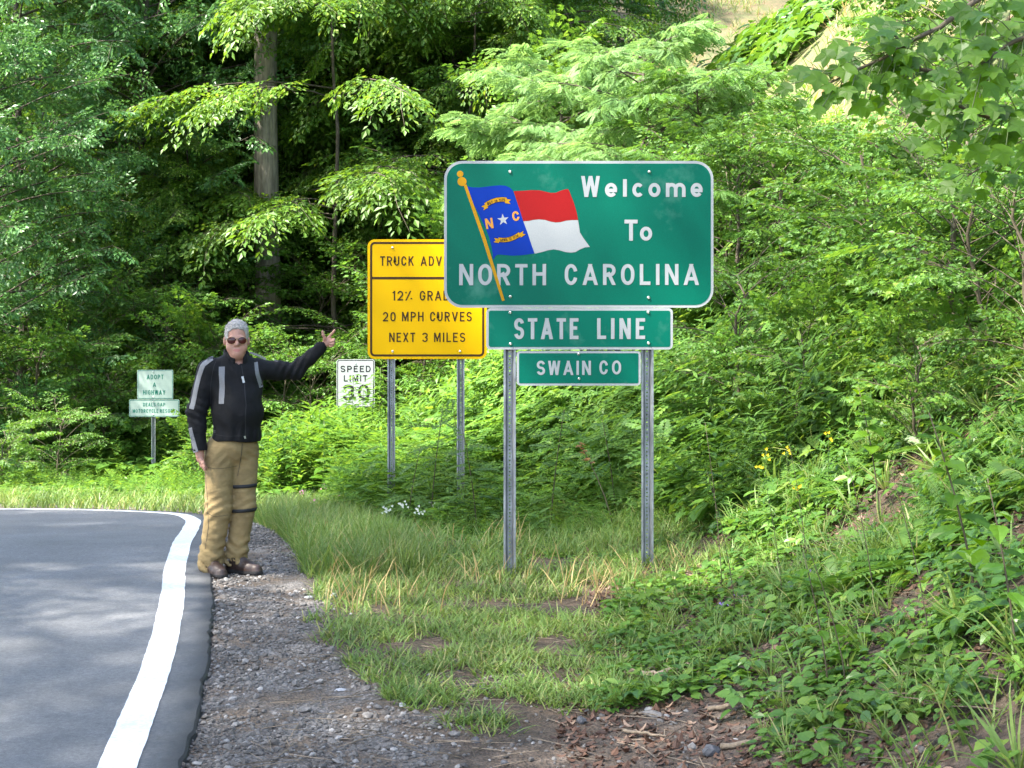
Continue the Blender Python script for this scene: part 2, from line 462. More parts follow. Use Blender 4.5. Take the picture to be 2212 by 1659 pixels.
# ---- loose stones on the shoulder
M['gravel'] = leafmat('gravel', (0.075, 0.068, 0.062), (0.17, 0.155, 0.14), (0.30, 0.28, 0.26), trans=0.0, rough=0.85, spec=0.3)
def rock(seed, flat=0.55, sub=1):
    bm = bmesh.new(); bmesh.ops.create_icosphere(bm, subdivisions=sub, radius=1)
    r = random.Random(seed)
    ax = [Vector((r.uniform(-1, 1), r.uniform(-1, 1), r.uniform(-1, 1))).normalized() for _ in range(7)]
    for v in bm.verts:
        n = v.co.normalized(); k = 1.0
        for q in ax:
            d = n.dot(q)
            k = min(k, 0.72 / d if d > 0.72 else 1.0) 
        v.co = n * k * (1 + r.uniform(-.12, .12)); v.co.z *= flat
    bmesh.ops.triangulate(bm, faces=bm.faces)
    V = np.array([v.co[:] for v in bm.verts]); Fc = np.array([[v.index for v in f.verts] for f in bm.faces]); bm.free()
    return V, Fc, np.zeros(len(Fc), int)
def randrot(n, tilt=0.3):
    a = rng.uniform(0, 2 * math.pi, n); up = norm(np.stack([rng.normal(0, tilt, n), rng.normal(0, tilt, n), np.ones(n)], 1))
    return frame(np.stack([np.cos(a), np.sin(a), 0 * a], 1) - up * (np.cos(a) * up[:, 0] + np.sin(a) * up[:, 1])[:, None], up)
n = 38000
y = 4.4 + 11.5 * rng.random(n) ** 1.7
x = OUTe = np.interp(y, OUT[:11, 1], OUT[:11, 0]) - 0.05 + rng.random(n) ** 1.15 * 3.9
okm = (gravel_mask(x, y) > rng.random(n) * 0.9) | ((rng.random(n) < 0.13) & (y < 7) & (x < footx(y) + 0.3))
okm &= (vnoise(x, y, 1.6, 11) > -0.45 + 0.5 * rng.random(n) - 0.3)
x, y = x[okm], y[okm]; n = len(x)
sz = 0.0055 + 0.008 * rng.random(n) ** 2 + 0.016 * rng.random(n) ** 16 + y * 0.0003
g = Acc(); var = rng.integers(0, 4, n)
for k in range(4):
    s_ = var == k; tv, tf, tm = rock(k + 3, 0.5)
    if k < 3:
        keepv = tf
    Sx = sz[s_][:, None] * (0.7 + 0.6 * rng.random((s_.sum(), 3)))
    # lowest detail: 20-face stones
    tv, tf, tm = rock(k + 3, 0.55, 1)
    g.add(tv, tf, tm, np.stack([x[s_], y[s_], G(x[s_], y[s_]) + 0.2 * sz[s_]], 1), randrot(s_.sum()), Sx)
gravel = g.obj('gravel', [M['gravel']])
tag(gravel, 'grey crushed stone gravel scattered on the road shoulder', 'gravel', kind='stuff')
# ------------------------------------------------------------------ stroke lettering
def ell(cx, cy, rx, ry, a0, a1, n=14):
    a = np.radians(np.linspace(a0, a1, n)); return [(cx + rx * math.cos(q), cy + ry * math.sin(q)) for q in a]
def glyph(ch, w, t):
    """list of (centre line points, closed) in a box w wide, 1 high"""
    h = t / 2; T = 1 - h; x0 = h; x1 = w - h; mx = w / 2; e = t * 0.9
    def diag(a, b):
        a = np.array(a, float); b = np.array(b, float); d = (b - a) / np.linalg.norm(b - a)
        return [tuple(a - d * e), tuple(b + d * e)]
    ry = (1 - t) / 4; cr = min(0.36, x1 - mx)
    O = ell(mx, T - 0.36 + 0, mx - h, 0.36 - 0, 0, 180, 14) + ell(mx, h + 0.36, mx - h, 0.36, 180, 360, 14)
    if ch in 'O0': return [(O, True)]
    if ch == 'C': return [(ell(mx, T - 0.34, mx - h, 0.34, 12, 180) + ell(mx, h + 0.34, mx - h, 0.34, 180, 348), False)]
    if ch == 'G': return [(ell(mx, T - 0.34, mx - h, 0.34, 12, 180) + ell(mx, h + 0.34, mx - h, 0.34, 180, 350)[:-1] + [(x1, h + 0.34), (x1, 0.47)], False), ([(mx + 0.02, 0.47), (w, 0.47)], False)]
    if ch == 'D': return [([(x0, h), (mx, h)] + ell(mx, 0.5, x1 - mx, 0.5 - h, -90, 90, 18) + [(x0, T)], True)]
    if ch == 'A': return [(diag((h * .9, 0), (mx, T + 0.02)), False), (diag((mx, T + 0.02), (w - h * .9, 0)), False), ([(w * .26, 0.30), (w * .74, 0.30)], False)]
    if ch == 'V': return [(diag((h * .9, 1), (mx, h - 0.02)), False), (diag((mx, h - 0.02), (w - h * .9, 1)), False)]
    if ch == 'E': return [([(x0, 0), (x0, 1)], False), ([(x0, T), (w, T)], False), ([(x0, h), (w, h)], False), ([(x0, 0.53), (w * .86, 0.53)], False)]
    if ch == 'L': return [([(x0, 0), (x0, 1)], False), ([(x0, h), (w, h)], False)]
    if ch == 'H': return [([(x0, 0), (x0, 1)], False), ([(x1, 0), (x1, 1)], False), ([(x0, 0.53), (x1, 0.53)], False)]
    if ch == 'I' or ch == 'l': return [([(mx, 0), (mx, 1)], False)]
    if ch == '1': return [([(mx + .05, 0), (mx + .05, 1)], False), ([(mx - t * .9, 0.78), (mx + .05, 0.90)], False)]
    if ch == 'T': return [([(mx, 0), (mx, 1)], False), ([(0, T), (w, T)], False)]
    if ch == 'N': return [([(x0, 0), (x0, 1)], False), ([(x1, 0), (x1, 1)], False), (diag((x0, 1), (x1, 0)), False)]
    if ch == 'M': return [([(x0, 0), (x0, 1)], False), ([(x1, 0), (x1, 1)], False), (diag((x0, 1), (mx, 0.2)), False), (diag((mx, 0.2), (x1, 1)), False)]
    if ch == 'W': return [(diag((h * .9, 1), (w * .27, 0)), False), (diag((w * .27, 0), (mx, 1)), False), (diag((mx, 1), (w * .73, 0)), False), (diag((w * .73, 0), (w - h * .9, 1)), False)]
    if ch == 'K': return [([(x0, 0), (x0, 1)], False), (diag((x0, 0.36), (x1, 1)), False), (diag((w * .42, 0.62), (x1, 0)), False)]
    if ch == 'X': return [(diag((x0, 0), (x1, 1)), False), (diag((x0, 1), (x1, 0)), False)]
    if ch == 'Y': return [(diag((h * .9, 1), (mx, 0.42)), False), (diag((mx, 0.42), (w - h * .9, 1)), False), ([(mx, 0), (mx, 0.48)], False)]
    if ch == 'U': return [([(x0, 1), (x0, 0.38)] + ell(mx, h + 0.32, mx - h, 0.32, 180, 360) + [(x1, 0.4), (x1, 1)], False)]
    if ch in 'PR':
        yb = 0.47; r = (T - yb) / 2
        g = [([(x0, 0), (x0, 1)], False), ([(x0, T), (x1 - r, T)] + ell(x1 - r, T - r, r, r, 90, -90, 10) + [(x0, yb)], False)]
        if ch == 'R': g.append((diag((w * .5, yb), (x1, 0)), False))
        return g
    if ch == 'S': return [(ell(mx, 0.5 + ry, mx - h, ry, 12, 270, 16)[:-1] + ell(mx, 0.5 - ry, mx - h, ry, 90, -168, 16), False)]
    if ch == '3': return [(ell(mx, 0.5 + ry, mx - h, ry, 168, -80, 16), False), (ell(mx, 0.5 - ry, mx - h, ry, 88, -168, 16), False)]
    if ch == '2': return [(ell(mx, T - 0.27, mx - h, 0.27, 170, -30, 14) + [(x0 + .02, h)], False), ([(0, h), (w, h)], False)]
    if ch == '6': return [(ell(mx, h + .27, mx - h, .27, 0, 360, 18)[:-1], True), (ell(mx, T - .36, mx - h, .36, 30, 180, 10) + [(x0, .35)], False)]
    if ch == '7': return [([(0, T), (w, T)], False), (diag((x1, T), (w * .3, 0)), False)]
    if ch == '5': return [([(w, T), (x0, T), (x0, .55), (mx, .62)] + ell(mx, h + .25, mx - h, .25, 70, -165, 12), False)]
    if ch == '%': return [(diag((w * .12, 0), (w * .78, 1)), False), ([(0, .82), (t * 1.15, .82)], False), ([(w - t * 1.15, .2), (w, .2)], False)]
    if ch == '.': return [([(mx - h, h), (mx + h, h)], False)]
    xh = 0.73; c = xh / 2
    if ch == 'o': return [(ell(mx, c, mx - h, c - h, 0, 360, 22)[:-1], True)]
    if ch == 'c': return [(ell(mx, c, mx - h, c - h, 42, 318, 20), False)]
    if ch == 'e': return [(ell(mx, c, mx - h, c - h, 0, 322, 22), False), ([(x0, c * .93), (x1 + h * .9, c * .93)], False)]
    if ch == 'm':
        q = (x1 - x0) / 2; r = q / 2
        return [([(x0, 0), (x0, xh)], False), ([(x0, xh - h - r)] + ell(x0 + r, xh - h - r, r, r, 180, 0, 10) + [(x0 + q, 0)], False), ([(x0 + q, xh - h - r)] + ell(x0 + q + r, xh - h - r, r, r, 180, 0, 10) + [(x1, 0)], False)]
    return []
WID = dict(A=.76, C=.64, D=.64, E=.56, G=.66, H=.66, I=.20, K=.66, L=.54, M=.78, N=.68, O=.68, P=.62, R=.64, S=.64, T=.60, U=.64, V=.72, W=.92, X=.68, Y=.72,
           e=.60, l=.2, c=.56, o=.62, m=.95)
for c_ in '023567': WID[c_] = .6
WID['1'] = .3; WID['%'] = .72; WID['.'] = .2; WID[' '] = .5
NARROW_SPACE = 0.25

def clipy(poly, lo, hi):
    for s_, b in ((1, lo), (-1, -hi)):
        out = []
        for i in range(len(poly)):
            p, q = poly[i], poly[(i + 1) % len(poly)]
            ip, iq = s_ * p[1] >= b - 1e-9, s_ * q[1] >= b - 1e-9
            if ip: out.append(p)
            if ip != iq:
                tt = (b / s_ - p[1]) / (q[1] - p[1]); out.append((p[0] + (q[0] - p[0]) * tt, b / s_))
        poly = out
        if len(poly) < 3: return []
    return poly

def text_mesh(name, text, x0, z0, x1, z1, y, t, m, parent, wscale=None, gap=0.24, xf=None, spacew=0.5):
    """text fills the box x0..x1, z0..z1 at depth y (faces towards -Y)"""
    tot = 0
    for i, c in enumerate(text):
        tot += (spacew if c == ' ' else WID[c]) + (gap if i < len(text) - 1 else 0)
    sx = (x1 - x0) / tot; sz = z1 - z0
    V, Fc = [], []; cur = 0; lay = 0
    asp = sx / sz
    for c in text:
        w = spacew if c == ' ' else WID[c]
        for pts, closed in (glyph(c, w * asp, t) if c != ' ' else []):
            p = np.array(pts); kp = np.concatenate([[True], np.linalg.norm(np.diff(p, axis=0), axis=1) > 1e-5]); p = p[kp]
            if closed and np.linalg.norm(p[0] - p[-1]) < 1e-5: p = p[:-1]
            n = len(p)
            if closed: q = np.vstack([p[-1], p, p[0]])
            else: q = np.vstack([2 * p[0] - p[1], p, 2 * p[-1] - p[-2]])
            d = norm(np.diff(q, axis=0)); nn = np.stack([-d[:, 1], d[:, 0]], 1)
            mit = norm(nn[:-1] + nn[1:]); ln = 1 / np.clip((mit * nn[1:]).sum(1), 0.45, 1)
            A = p + mit * (t / 2 * ln)[:, None]; B = p - mit * (t / 2 * ln)[:, None]
            lay = (lay + 1) % 4
            for i in range(n if closed else n - 1):
                j = (i + 1) % n
                poly = clipy([tuple(A[i]), tuple(A[j]), tuple(B[j]), tuple(B[i])], 0, 1)
                if len(poly) < 3: continue
                k = len(V)
                for a, b in poly:
                    X, Z = x0 + cur * sx + a * sz, z0 + b * sz
                    if xf: X, Z = xf(X, Z)
                    V.append((X, y - lay * 0.00035, Z))
                Fc.append(tuple(range(k, k + len(poly))))
        cur += w + gap
    return mesh_py(name, V, Fc, m, parent=parent)

def rrect(x0, z0, x1, z1, r, n=8):
    p = []
    for cx, cz, a in ((x1 - r, z1 - r, 0), (x0 + r, z1 - r, 90), (x0 + r, z0 + r, 180), (x1 - r, z0 + r, 270)):
        for k in range(n + 1):
            q = math.radians(a + 90 * k / n); p.append((cx + r * math.cos(q), cz + r * math.sin(q)))
    return p
def plate(name, outline, y, th, m, parent):
    """solid plate, outline in XZ counter-clockwise, front face at y"""
    n = len(outline)
    V = [(a, y, b) for a, b in outline] + [(a, y + th, b) for a, b in outline]
    Fc = [tuple(range(n)), tuple(range(2 * n - 1, n - 1, -1))] + [(i, i + n, (i + 1) % n + n, (i + 1) % n) for i in range(n)]
    return mesh_py(name, V, Fc, m, parent=parent)
def ring(name, o1, o2, y, m, parent, th=0.0008):
    n = len(o1)
    V = [(a, y, b) for a, b in o1] + [(a, y, b) for a, b in o2] + [(a, y + th, b) for a, b in o1] + [(a, y + th, b) for a, b in o2]
    Fc = []
    for i in range(n):
        j = (i + 1) % n
        Fc += [(i, j, j + n, i + n), (i, i + 2 * n, j + 2 * n, j), (i + n, j + n, j + 3 * n, i + 3 * n)]
    return mesh_py(name, V, Fc, m, parent=parent)
def bolt(x, y, z, m, parent, r=0.011):
    V, Fc = [], []
    for k, (rr, dy) in enumerate(((1, 0), (1, -.25), (.72, -.55), (.4, -.7))):
        for j in range(10):
            a = j / 10 * 2 * math.pi; V.append((x + r * rr * math.cos(a), y + r * dy, z + r * rr * math.sin(a)))
    for k in range(3):
        for j in range(10): Fc.append((k * 10 + j, k * 10 + (j + 1) % 10, (k + 1) * 10 + (j + 1) % 10, (k + 1) * 10 + j))
    Fc.append(tuple(range(39, 29, -1)))
    return mesh_py('bolt', V, Fc, m, True, parent)

def channel_post(x, y, z0, z1, m, parent, w=0.078, dp=0.036, pitch=0.0254, hole=0.0048):
    """steel channel post, open side towards -Y, perforated web"""
    ww = 0.030
    prof = [(-w / 2, 0.0), (-w / 2 + .014, 0.0), (-ww / 2, dp), (ww / 2, dp), (w / 2 - .014, 0.0), (w / 2, 0.0)]
    back = [(-w / 2, .004), (-w / 2 + .011, .004), (-ww / 2 - .002, dp + .004), (ww / 2 + .002, dp + .004), (w / 2 - .011, .004), (w / 2, .004)]
    V, Fc = [], []
    for z in (z0, z1):
        for a, b in prof + back: V.append((x + a, y + b, z))
    for i in range(5):
        if i == 2: continue
        Fc += [(i, i + 1, i + 13, i + 12), (i + 6, i + 18, i + 19, i + 7)]
    Fc += [(0, 12, 18, 6), (5, 11, 23, 17)]
    n = int((z1 - z0) / pitch); pt = (z1 - z0) / n
    for i in range(n):
        for yo in (dp, dp + .004):
            k = len(V); za = z0 + i * pt; zc = za + pt / 2
            for a, b in ((-ww / 2, za), (ww / 2, za), (ww / 2, za + pt), (-ww / 2, za + pt)): V.append((x + a, y + yo, b))
            for a, b in ((-1, -1), (1, -1), (1, 1), (-1, 1)): V.append((x + a * hole, y + yo, zc + b * hole))
            for q in range(4): Fc.append((k + q, k + (q + 1) % 4, k + 4 + (q + 1) % 4, k + 4 + q))
    return mesh_py('post', V, Fc, m, parent=parent)

M['galv'] = mat('galvanised_steel', (0.26, 0.27, 0.28), 0.45, metal=0.5, noise_scale=14, noise_amt=0.35, bump=0.12, bump_scale=60, stretch=(1, 1, 0.35))
M['bolt'] = mat('bolt_steel', (0.75, 0.75, 0.75), 0.3, metal=0.9)
def sheet(name, col, streak=None, rough=0.38):
    """retroreflective sheeting: fine mottling and a few chalky smears"""
    m, t, N, L = newmat(name)
    tc = N.new('ShaderNodeTexCoord')
    a = N.new('ShaderNodeTexNoise'); a.inputs['Scale'].default_value = 350; a.inputs['Detail'].default_value = 2; L.new(tc.outputs['Object'], a.inputs[0])
    r = N.new('ShaderNodeValToRGB'); e = r.color_ramp.elements
    e[0].position = .3; e[0].color = (*[c * .88 for c in col], 1); e[1].position = .7; e[1].color = (*[min(1, c * 1.1) for c in col], 1)
    L.new(a.outputs[0], r.inputs[0]); last = r.outputs[0]
    if streak:
        b = N.new('ShaderNodeTexNoise'); b.inputs['Scale'].default_value = 2.1; b.inputs['Detail'].default_value = 7; b.inputs['Roughness'].default_value = .6
        L.new(tc.outputs['Object'], b.inputs[0])
        r2 = N.new('ShaderNodeValToRGB'); r2.color_ramp.elements[0].position = .57; r2.color_ramp.elements[1].position = .82
        r2.color_ramp.elements[1].color = (.55, .55, .55, 1)
        L.new(b.outputs[0], r2.inputs[0])
        x = N.new('ShaderNodeMix'); x.data_type = 'RGBA'; x.inputs[7].default_value = (*streak, 1)
        L.new(r2.outputs[0], x.inputs[0]); L.new(last, x.inputs[6]); last = x.outputs[2]
    pb = N.new('ShaderNodeBsdfPrincipled'); pb.inputs['Roughness'].default_value = rough
    pb.inputs['Specular IOR Level'].default_value = .10; L.new(last, pb.inputs['Base Color'])
    o = N.new('ShaderNodeOutputMaterial'); L.new(pb.outputs[0], o.inputs[0]); return m
M['sign_green'] = sheet('sign_green', (0.0, 0.104, 0.066), (0.16, 0.33, 0.27))
M['sign_green2'] = sheet('sign_green_aged', (0.0, 0.114, 0.074), (0.16, 0.34, 0.28))
M['sign_white'] = sheet('sign_white', (0.33, 0.345, 0.345))
M['sign_pale'] = sheet('sign_pale', (0.31, 0.38, 0.34))
M['sign_yellow'] = sheet('sign_yellow', (0.72, 0.40, 0.0), None, 0.45)
M['sign_brown'] = sheet('sign_black_print', (0.055, 0.028, 0.012))
M['sign_black'] = sheet('sign_black', (0.02, 0.02, 0.022))
M['sign_teal'] = sheet('sign_teal_print', (0.012, 0.14, 0.10))
M['flag_blue'] = sheet('flag_blue', (0.001, 0.026, 0.25)); M['flag_red'] = sheet('flag_red', (0.27, 0.008, 0.008))
M['flag_gold'] = sheet('flag_gold', (0.42, 0.21, 0.006)); M['flag_orange'] = sheet('flag_orange', (0.52, 0.23, 0.04)); M['flag_white'] = sheet('flag_white', (0.33, 0.34, 0.34))

# ------------------------------------------------------------------ the welcome sign, three plates on two posts
DW = 9.6; KW = DW / F
def wx(px): return (px - CX) * KW
def wz(py): return CH - (py - HY) * KW
def c1(cx, cy):
    """enlarged working view -> sign plane"""
    return ((1060 + cx / 2.8114) * .8848 - CX) * KW, CH - ((370 + cy / 2.8119) * .8848 - HY) * KW
ws = empty('welcome_sign', (wx(1250), DW, 0.0))
tag(ws, 'big green Welcome To North Carolina sign with painted flag on two steel posts', 'road sign')
WSI = Vector(ws.location)
YW = 0.0
ox = ws.location.x
def lx(v): return v - ox
def outl(pts): return [(lx(a), b) for a, b in pts]
for px in (1101, 1399):
    x_ = wx(px)
    p_ = channel_post(lx(x_), 0.012, float(G(x_, DW)) - 0.25, wz(352), M['galv'], ws, w=0.084)
def sign_plate(x0, z0, x1, z1, r, border, gm, bm_, y, root, name='sign_panel', inner_gap=0.0, th=0.003):
    pl = plate(name, rrect(x0, z0, x1, z1, r), y, th, bm_ if inner_gap == 0 else gm, root)
    if inner_gap == 0:
        face = plate('sign_face', rrect(x0 + border, z0 + border, x1 - border, z1 - border, max(r - border, .004)), y - .0012, .001, gm, pl)
    else:
        ring('border', rrect(x0 + inner_gap, z0 + inner_gap, x1 - inner_gap, z1 - inner_gap, max(r - inner_gap, .005)),
             rrect(x0 + inner_gap + border, z0 + inner_gap + border, x1 - inner_gap - border, z1 - inner_gap - border, max(r - inner_gap - border, .004)), y - .0012, bm_, pl)
    return pl
# main plate
A0 = c1(68, 1072); A1 = c1(1917, 64)
p1 = sign_plate(lx(A0[0]), A0[1], lx(A1[0]), A1[1], 0.125, 0.0185, M['sign_green'], M['sign_white'], 0.0, ws)
yl = -.0022
def tx(root, s, cx0, cy1, cx1, cy0, t, m, y=yl, **k):
    a = c1(cx0, cy0); b = c1(cx1, cy1)
    return text_mesh('lettering', s, lx(a[0]), a[1], lx(b[0]), b[1], y, t, m, root, **k)
# Welcome / To / NORTH CAROLINA
def glyph_row(root, items, m, t, y=yl):
    for s, a, top, b, bot in items: tx(root, s, a, top, b, bot, t, m, y)
glyph_row(p1, [('W', 1010, 168, 1136, 312)], M['flag_white'], .17)
def lower(root, c, x0, x1, bot, capx):
    a = c1(x0, bot); b = c1(x1, bot - capx)
    text_mesh('lettering', c, lx(a[0]), a[1], lx(b[0]), b[1], yl, .185, M['flag_white'], root)
for c_, a_, b_ in (('e', 1172, 1256), ('c', 1360, 1440), ('o', 1470, 1553), ('m', 1590, 1725), ('e', 1760, 1843)): lower(p1, c_, a_, b_, 312, 132)
tx(p1, 'l', 1296, 190, 1322, 310, .22, M['flag_white'])
tx(p1, 'T', 1306, 468, 1396, 612, .18, M['flag_white']); lower(p1, 'o', 1412, 1496, 612, 132)
tx(p1, 'NORTH', 172, 772, 768, 918, .165, M['flag_white']); tx(p1, 'CAROLINA', 896, 772, 1816, 916, .165, M['flag_white'], gap=.27)
# flag: staff, union, bars
def poly(name, pts, y, m, parent, th=.0004):
    o = [(lx(c1(a, b)[0]), c1(a, b)[1]) for a, b in pts]
    ar = sum(o[i][0] * o[(i + 1) % len(o)][1] - o[(i + 1) % len(o)][0] * o[i][1] for i in range(len(o)))
    if ar < 0: o = o[::-1]
    return plate(name, o, y, th, m, parent)
flag = empty('flag_emblem', (0, 0, 0)); flag.parent = p1
blue = [(222, 238), (262, 246), (310, 247), (360, 241), (410, 235), (455, 232), (490, 235), (520, 248), (538, 265), (548, 290), (560, 325), (585, 395), (610, 475), (640, 555), (668, 640), (689, 699),
        (640, 707), (590, 713), (540, 715), (500, 712), (460, 708), (435, 708), (420, 718), (410, 740), (404, 735), (402, 700), (393, 650), (378, 590), (350, 520), (310, 440), (275, 370), (245, 300)]
red = [(545, 272), (600, 270), (670, 265), (720, 266), (765, 276), (800, 284), (835, 283), (870, 268), (900, 259), (918, 258), (926, 268), (938, 300), (958, 350), (976, 410), (988, 470),
       (950, 470), (905, 474), (870, 484), (835, 487), (800, 481), (760, 469), (720, 465), (680, 469), (650, 476), (612, 478), (585, 395)]
white = [(612, 479), (650, 477), (680, 470), (720, 466), (760, 470), (800, 482), (835, 488), (870, 485), (905, 475), (950, 471), (988, 471), (994, 510), (1000, 555), (1028, 600), (1069, 655),
         (1035, 658), (1000, 672), (970, 690), (940, 694), (900, 690), (860, 678), (820, 672), (780, 678), (740, 690), (700, 699), (689, 700), (668, 640), (640, 555)]
poly('flag_field', red, yl, M['flag_red'], flag); poly('flag_field', white, yl, M['flag_white'], flag); poly('flag_field', blue, yl - .0002, M['flag_blue'], flag)
poly('flag_staff', [(203, 232), (222, 226), (352, 590), (484, 1022), (466, 1027), (330, 600)], yl - .0009, M['flag_gold'], flag)
def disc(cx, cy, r, y, m, par, nm='finial', n=20):
    return poly(nm, [(cx + r * math.cos(i / n * 6.2832), cy + r * math.sin(i / n * 6.2832)) for i in range(n)], y, m, par)
disc(191, 206, 31, yl - .0010, M['flag_gold'], flag); disc(178, 154, 22, yl - .0012, M['flag_gold'], flag)
st = []
for i in range(10):
    a = math.radians(-96 + 36 * i); r = 41 if i % 2 == 0 else 16; st.append((473 + r * math.cos(a), 468 + r * math.sin(a)))
poly('star', st, yl - .0008, M['flag_white'], flag)
def rottext(s, x0, y0, x1, y1, ang, m, t, root, arc=0.0, depth=.0010):
    """text in a box turned by ang degrees about its centre (working view units)"""
    a = c1(x0, y1); b = c1(x1, y0); cx_, cz_ = lx((a[0] + b[0]) / 2), (a[1] + b[1]) / 2; q = math.radians(ang)
    def xf(X, Z):
        dx, dz = X - cx_, Z - cz_; dz += arc * dx * dx
        return cx_ + dx * math.cos(q) - dz * math.sin(q), cz_ + dx * math.sin(q) + dz * math.cos(q)
    return text_mesh('lettering', s, lx(a[0]), a[1], lx(b[0]), b[1], yl - depth, t, m, root, xf=xf)
rottext('N', 352, 458, 404, 530, 9, M['flag_orange'], .2, flag); rottext('C', 536, 410, 584, 476, 9, M['flag_orange'], .2, flag)
def ribbon(pts_c, hw, tail, nm='scroll'):
    p = np.array(pts_c, float); d = norm(np.gradient(p, axis=0)); n_ = np.stack([-d[:, 1], d[:, 0]], 1)
    for grow, y, m in ((3.2, yl - .0010, M['sign_black']), (0, yl - .0016, M['flag_gold'])):
        up = [tuple(q) for q in p + n_ * (hw + grow)]; dn = [tuple(q) for q in p - n_ * (hw + grow)]
        poly(nm, up + dn[::-1], y, m, flag)
        for e_, s_ in ((0, -1), (-1, 1)):
            b = p[e_]; dd = d[e_] * s_; nn_ = n_[e_]; w2 = hw + grow * .7; L_ = tail + grow * .5
            b = b + nn_ * 9 - dd * 8
            q = [b - nn_ * w2, b + dd * L_ - nn_ * w2, b + dd * (L_ * .62), b + dd * L_ + nn_ * w2, b + nn_ * w2]
            poly(nm, [tuple(v) for v in q], y + .0003, m, flag)
arcp = lambda x0, y0, x1, y1, h, n=9: [(x0 + (x1 - x0) * i / (n - 1), y0 + (y1 - y0) * i / (n - 1) - h * (1 - (2 * i / (n - 1) - 1) ** 2)) for i in range(n)]
ribbon(arcp(352, 368, 497, 332, 16), 14, 38); ribbon(arcp(440, 604, 590, 566, -18), 14, 38)
rottext('MAY 20 1775', 362, 330, 486, 350, 13, M['sign_brown'], .17, flag, arc=-1.2, depth=.0024); rottext('APRIL 12 1776', 452, 589, 580, 608, 15, M['sign_brown'], .17, flag, arc=1.2, depth=.0024)
for a, b in ((521, 139), (1476, 139), (523, 996), (1471, 1003)): bolt(lx(c1(a, b)[0]), -.0012, c1(a, b)[1], M['bolt'], p1)
# STATE LINE
B0 = c1(357, 1359); B1 = c1(1638, 1075)
p2 = sign_plate(lx(B0[0]), B0[1], lx(B1[0]), B1[1] + .0005, .032, .0175, M['sign_green2'], M['sign_white'], -.0045, ws)
y2 = -.0067
tx(p2, 'STATE', 549, 1144, 990, 1288, .165, M['flag_white'], y2); tx(p2, 'LINE', 1118, 1144, 1447, 1287, .165, M['flag_white'], y2, gap=.3)
for a, b in ((521, 1105), (1469, 1104), (524, 1321), (1471, 1316)): bolt(lx(c1(a, b)[0]), -.0057, c1(a, b)[1], M['bolt'], p2)
# SWAIN CO
C0 = c1(566, 1607); C1 = c1(1418, 1368)
p3 = sign_plate(lx(C0[0]), C0[1], lx(C1[0]), C1[1], .026, .016, M['sign_green2'], M['sign_white'], 0.0, ws)
tx(p3, 'SWAIN', 704, 1436, 1076, 1534, .17, M['sign_white']); tx(p3, 'CO', 1134, 1434, 1283, 1530, .17, M['sign_white'], gap=.3)
for a, b in ((991, 1389), (995, 1559)): bolt(lx(c1(a, b)[0]), -.0012, c1(a, b)[1], M['bolt'], p3, .0095)
# back straps that carry the small plate between the posts
for b in (1389, 1559):
    zc = c1(0, b)[1]
    plate('crossbar', [(lx(wx(1094)), zc - .012), (lx(wx(1406)), zc - .012), (lx(wx(1406)), zc + .012), (lx(wx(1094)), zc + .012)], .055, .004, M['galv'], ws)
    plate('spacer', [(lx(c1(993, b)[0]) - .012, zc - .011), (lx(c1(993, b)[0]) + .012, zc - .011), (lx(c1(993, b)[0]) + .012, zc + .011), (lx(c1(993, b)[0]) - .012, zc + .011)], .004, .051, M['galv'], ws)

# ------------------------------------------------------------------ yellow truck sign
def flat_sign(name, label, px_c, d, posts, z_extra=0.3):
    x_ = (px_c - CX) / F * d
    root = empty(name, (x_, d, 0)); tag(root, label, 'road sign', 'signs along the road'); del root['group']
    def X(px): return (px - CX) / F * d - x_
    def Z(py): return CH - (py - HY) / F * d
    for px, ztop in posts:
        channel_post(X(px), .012, float(G(X(px) + x_, d)) - z_extra, Z(ztop), M['galv'], root, w=.08 if d < 20 else .07)
    return root, X, Z
rt, X, Z = flat_sign('truck_advisory_sign', 'yellow truck advisory sign half hidden behind the green sign', 922, 14.5, [(845, 530), (995, 530)])
pl = sign_plate(X(794), Z(775.5), X(1051.5), Z(517), .075, .022, M['sign_yellow'], M['sign_brown'], 0, rt, inner_gap=.026)
plate('border', [(X(804), Z(603.5)), (X(1042), Z(603.5)), (X(1042), Z(598)), (X(804), Z(598))], -.0013, .0005, M['sign_brown'], pl)
q = 560 * .8848; c3 = lambda cx, cy: ((800 + cx / 2.4386) * .8848, (560 + cy / 2.4397) * .8848)
def t3(s, x0, y0, x1, y1, m, par, t=.145, y=-.0014, **k):
    a = c3(x0, y1); b = c3(x1, y0)
    return text_mesh('lettering', s, X(a[0]), Z(a[1]), X(b[0]), Z(b[1]), y, t, m, par, **k)
t3('TRUCK', 312, 160, 513, 217, M['sign_brown'], pl); t3('ADVISORY', 553, 160, 878, 217, M['sign_brown'], pl)
t3('12%', 386, 366, 503, 424, M['sign_brown'], pl, gap=.2); t3('GRADE', 548, 366, 762, 424, M['sign_brown'], pl)
t3('20', 328, 492, 405, 548, M['sign_brown'], pl); t3('MPH', 442, 491, 571, 548, M['sign_brown'], pl); t3('CURVES', 609, 491, 858, 548, M['sign_brown'], pl)
t3('NEXT', 366, 615, 521, 671, M['sign_brown'], pl); t3('3', 562, 615, 596, 671, M['sign_brown'], pl); t3('MILES', 633, 615, 819, 671, M['sign_brown'], pl)
for px in (848, 994):
    for py in (535, 759): bolt(X(px), -.0012, Z(py), M['bolt'], pl, .013)
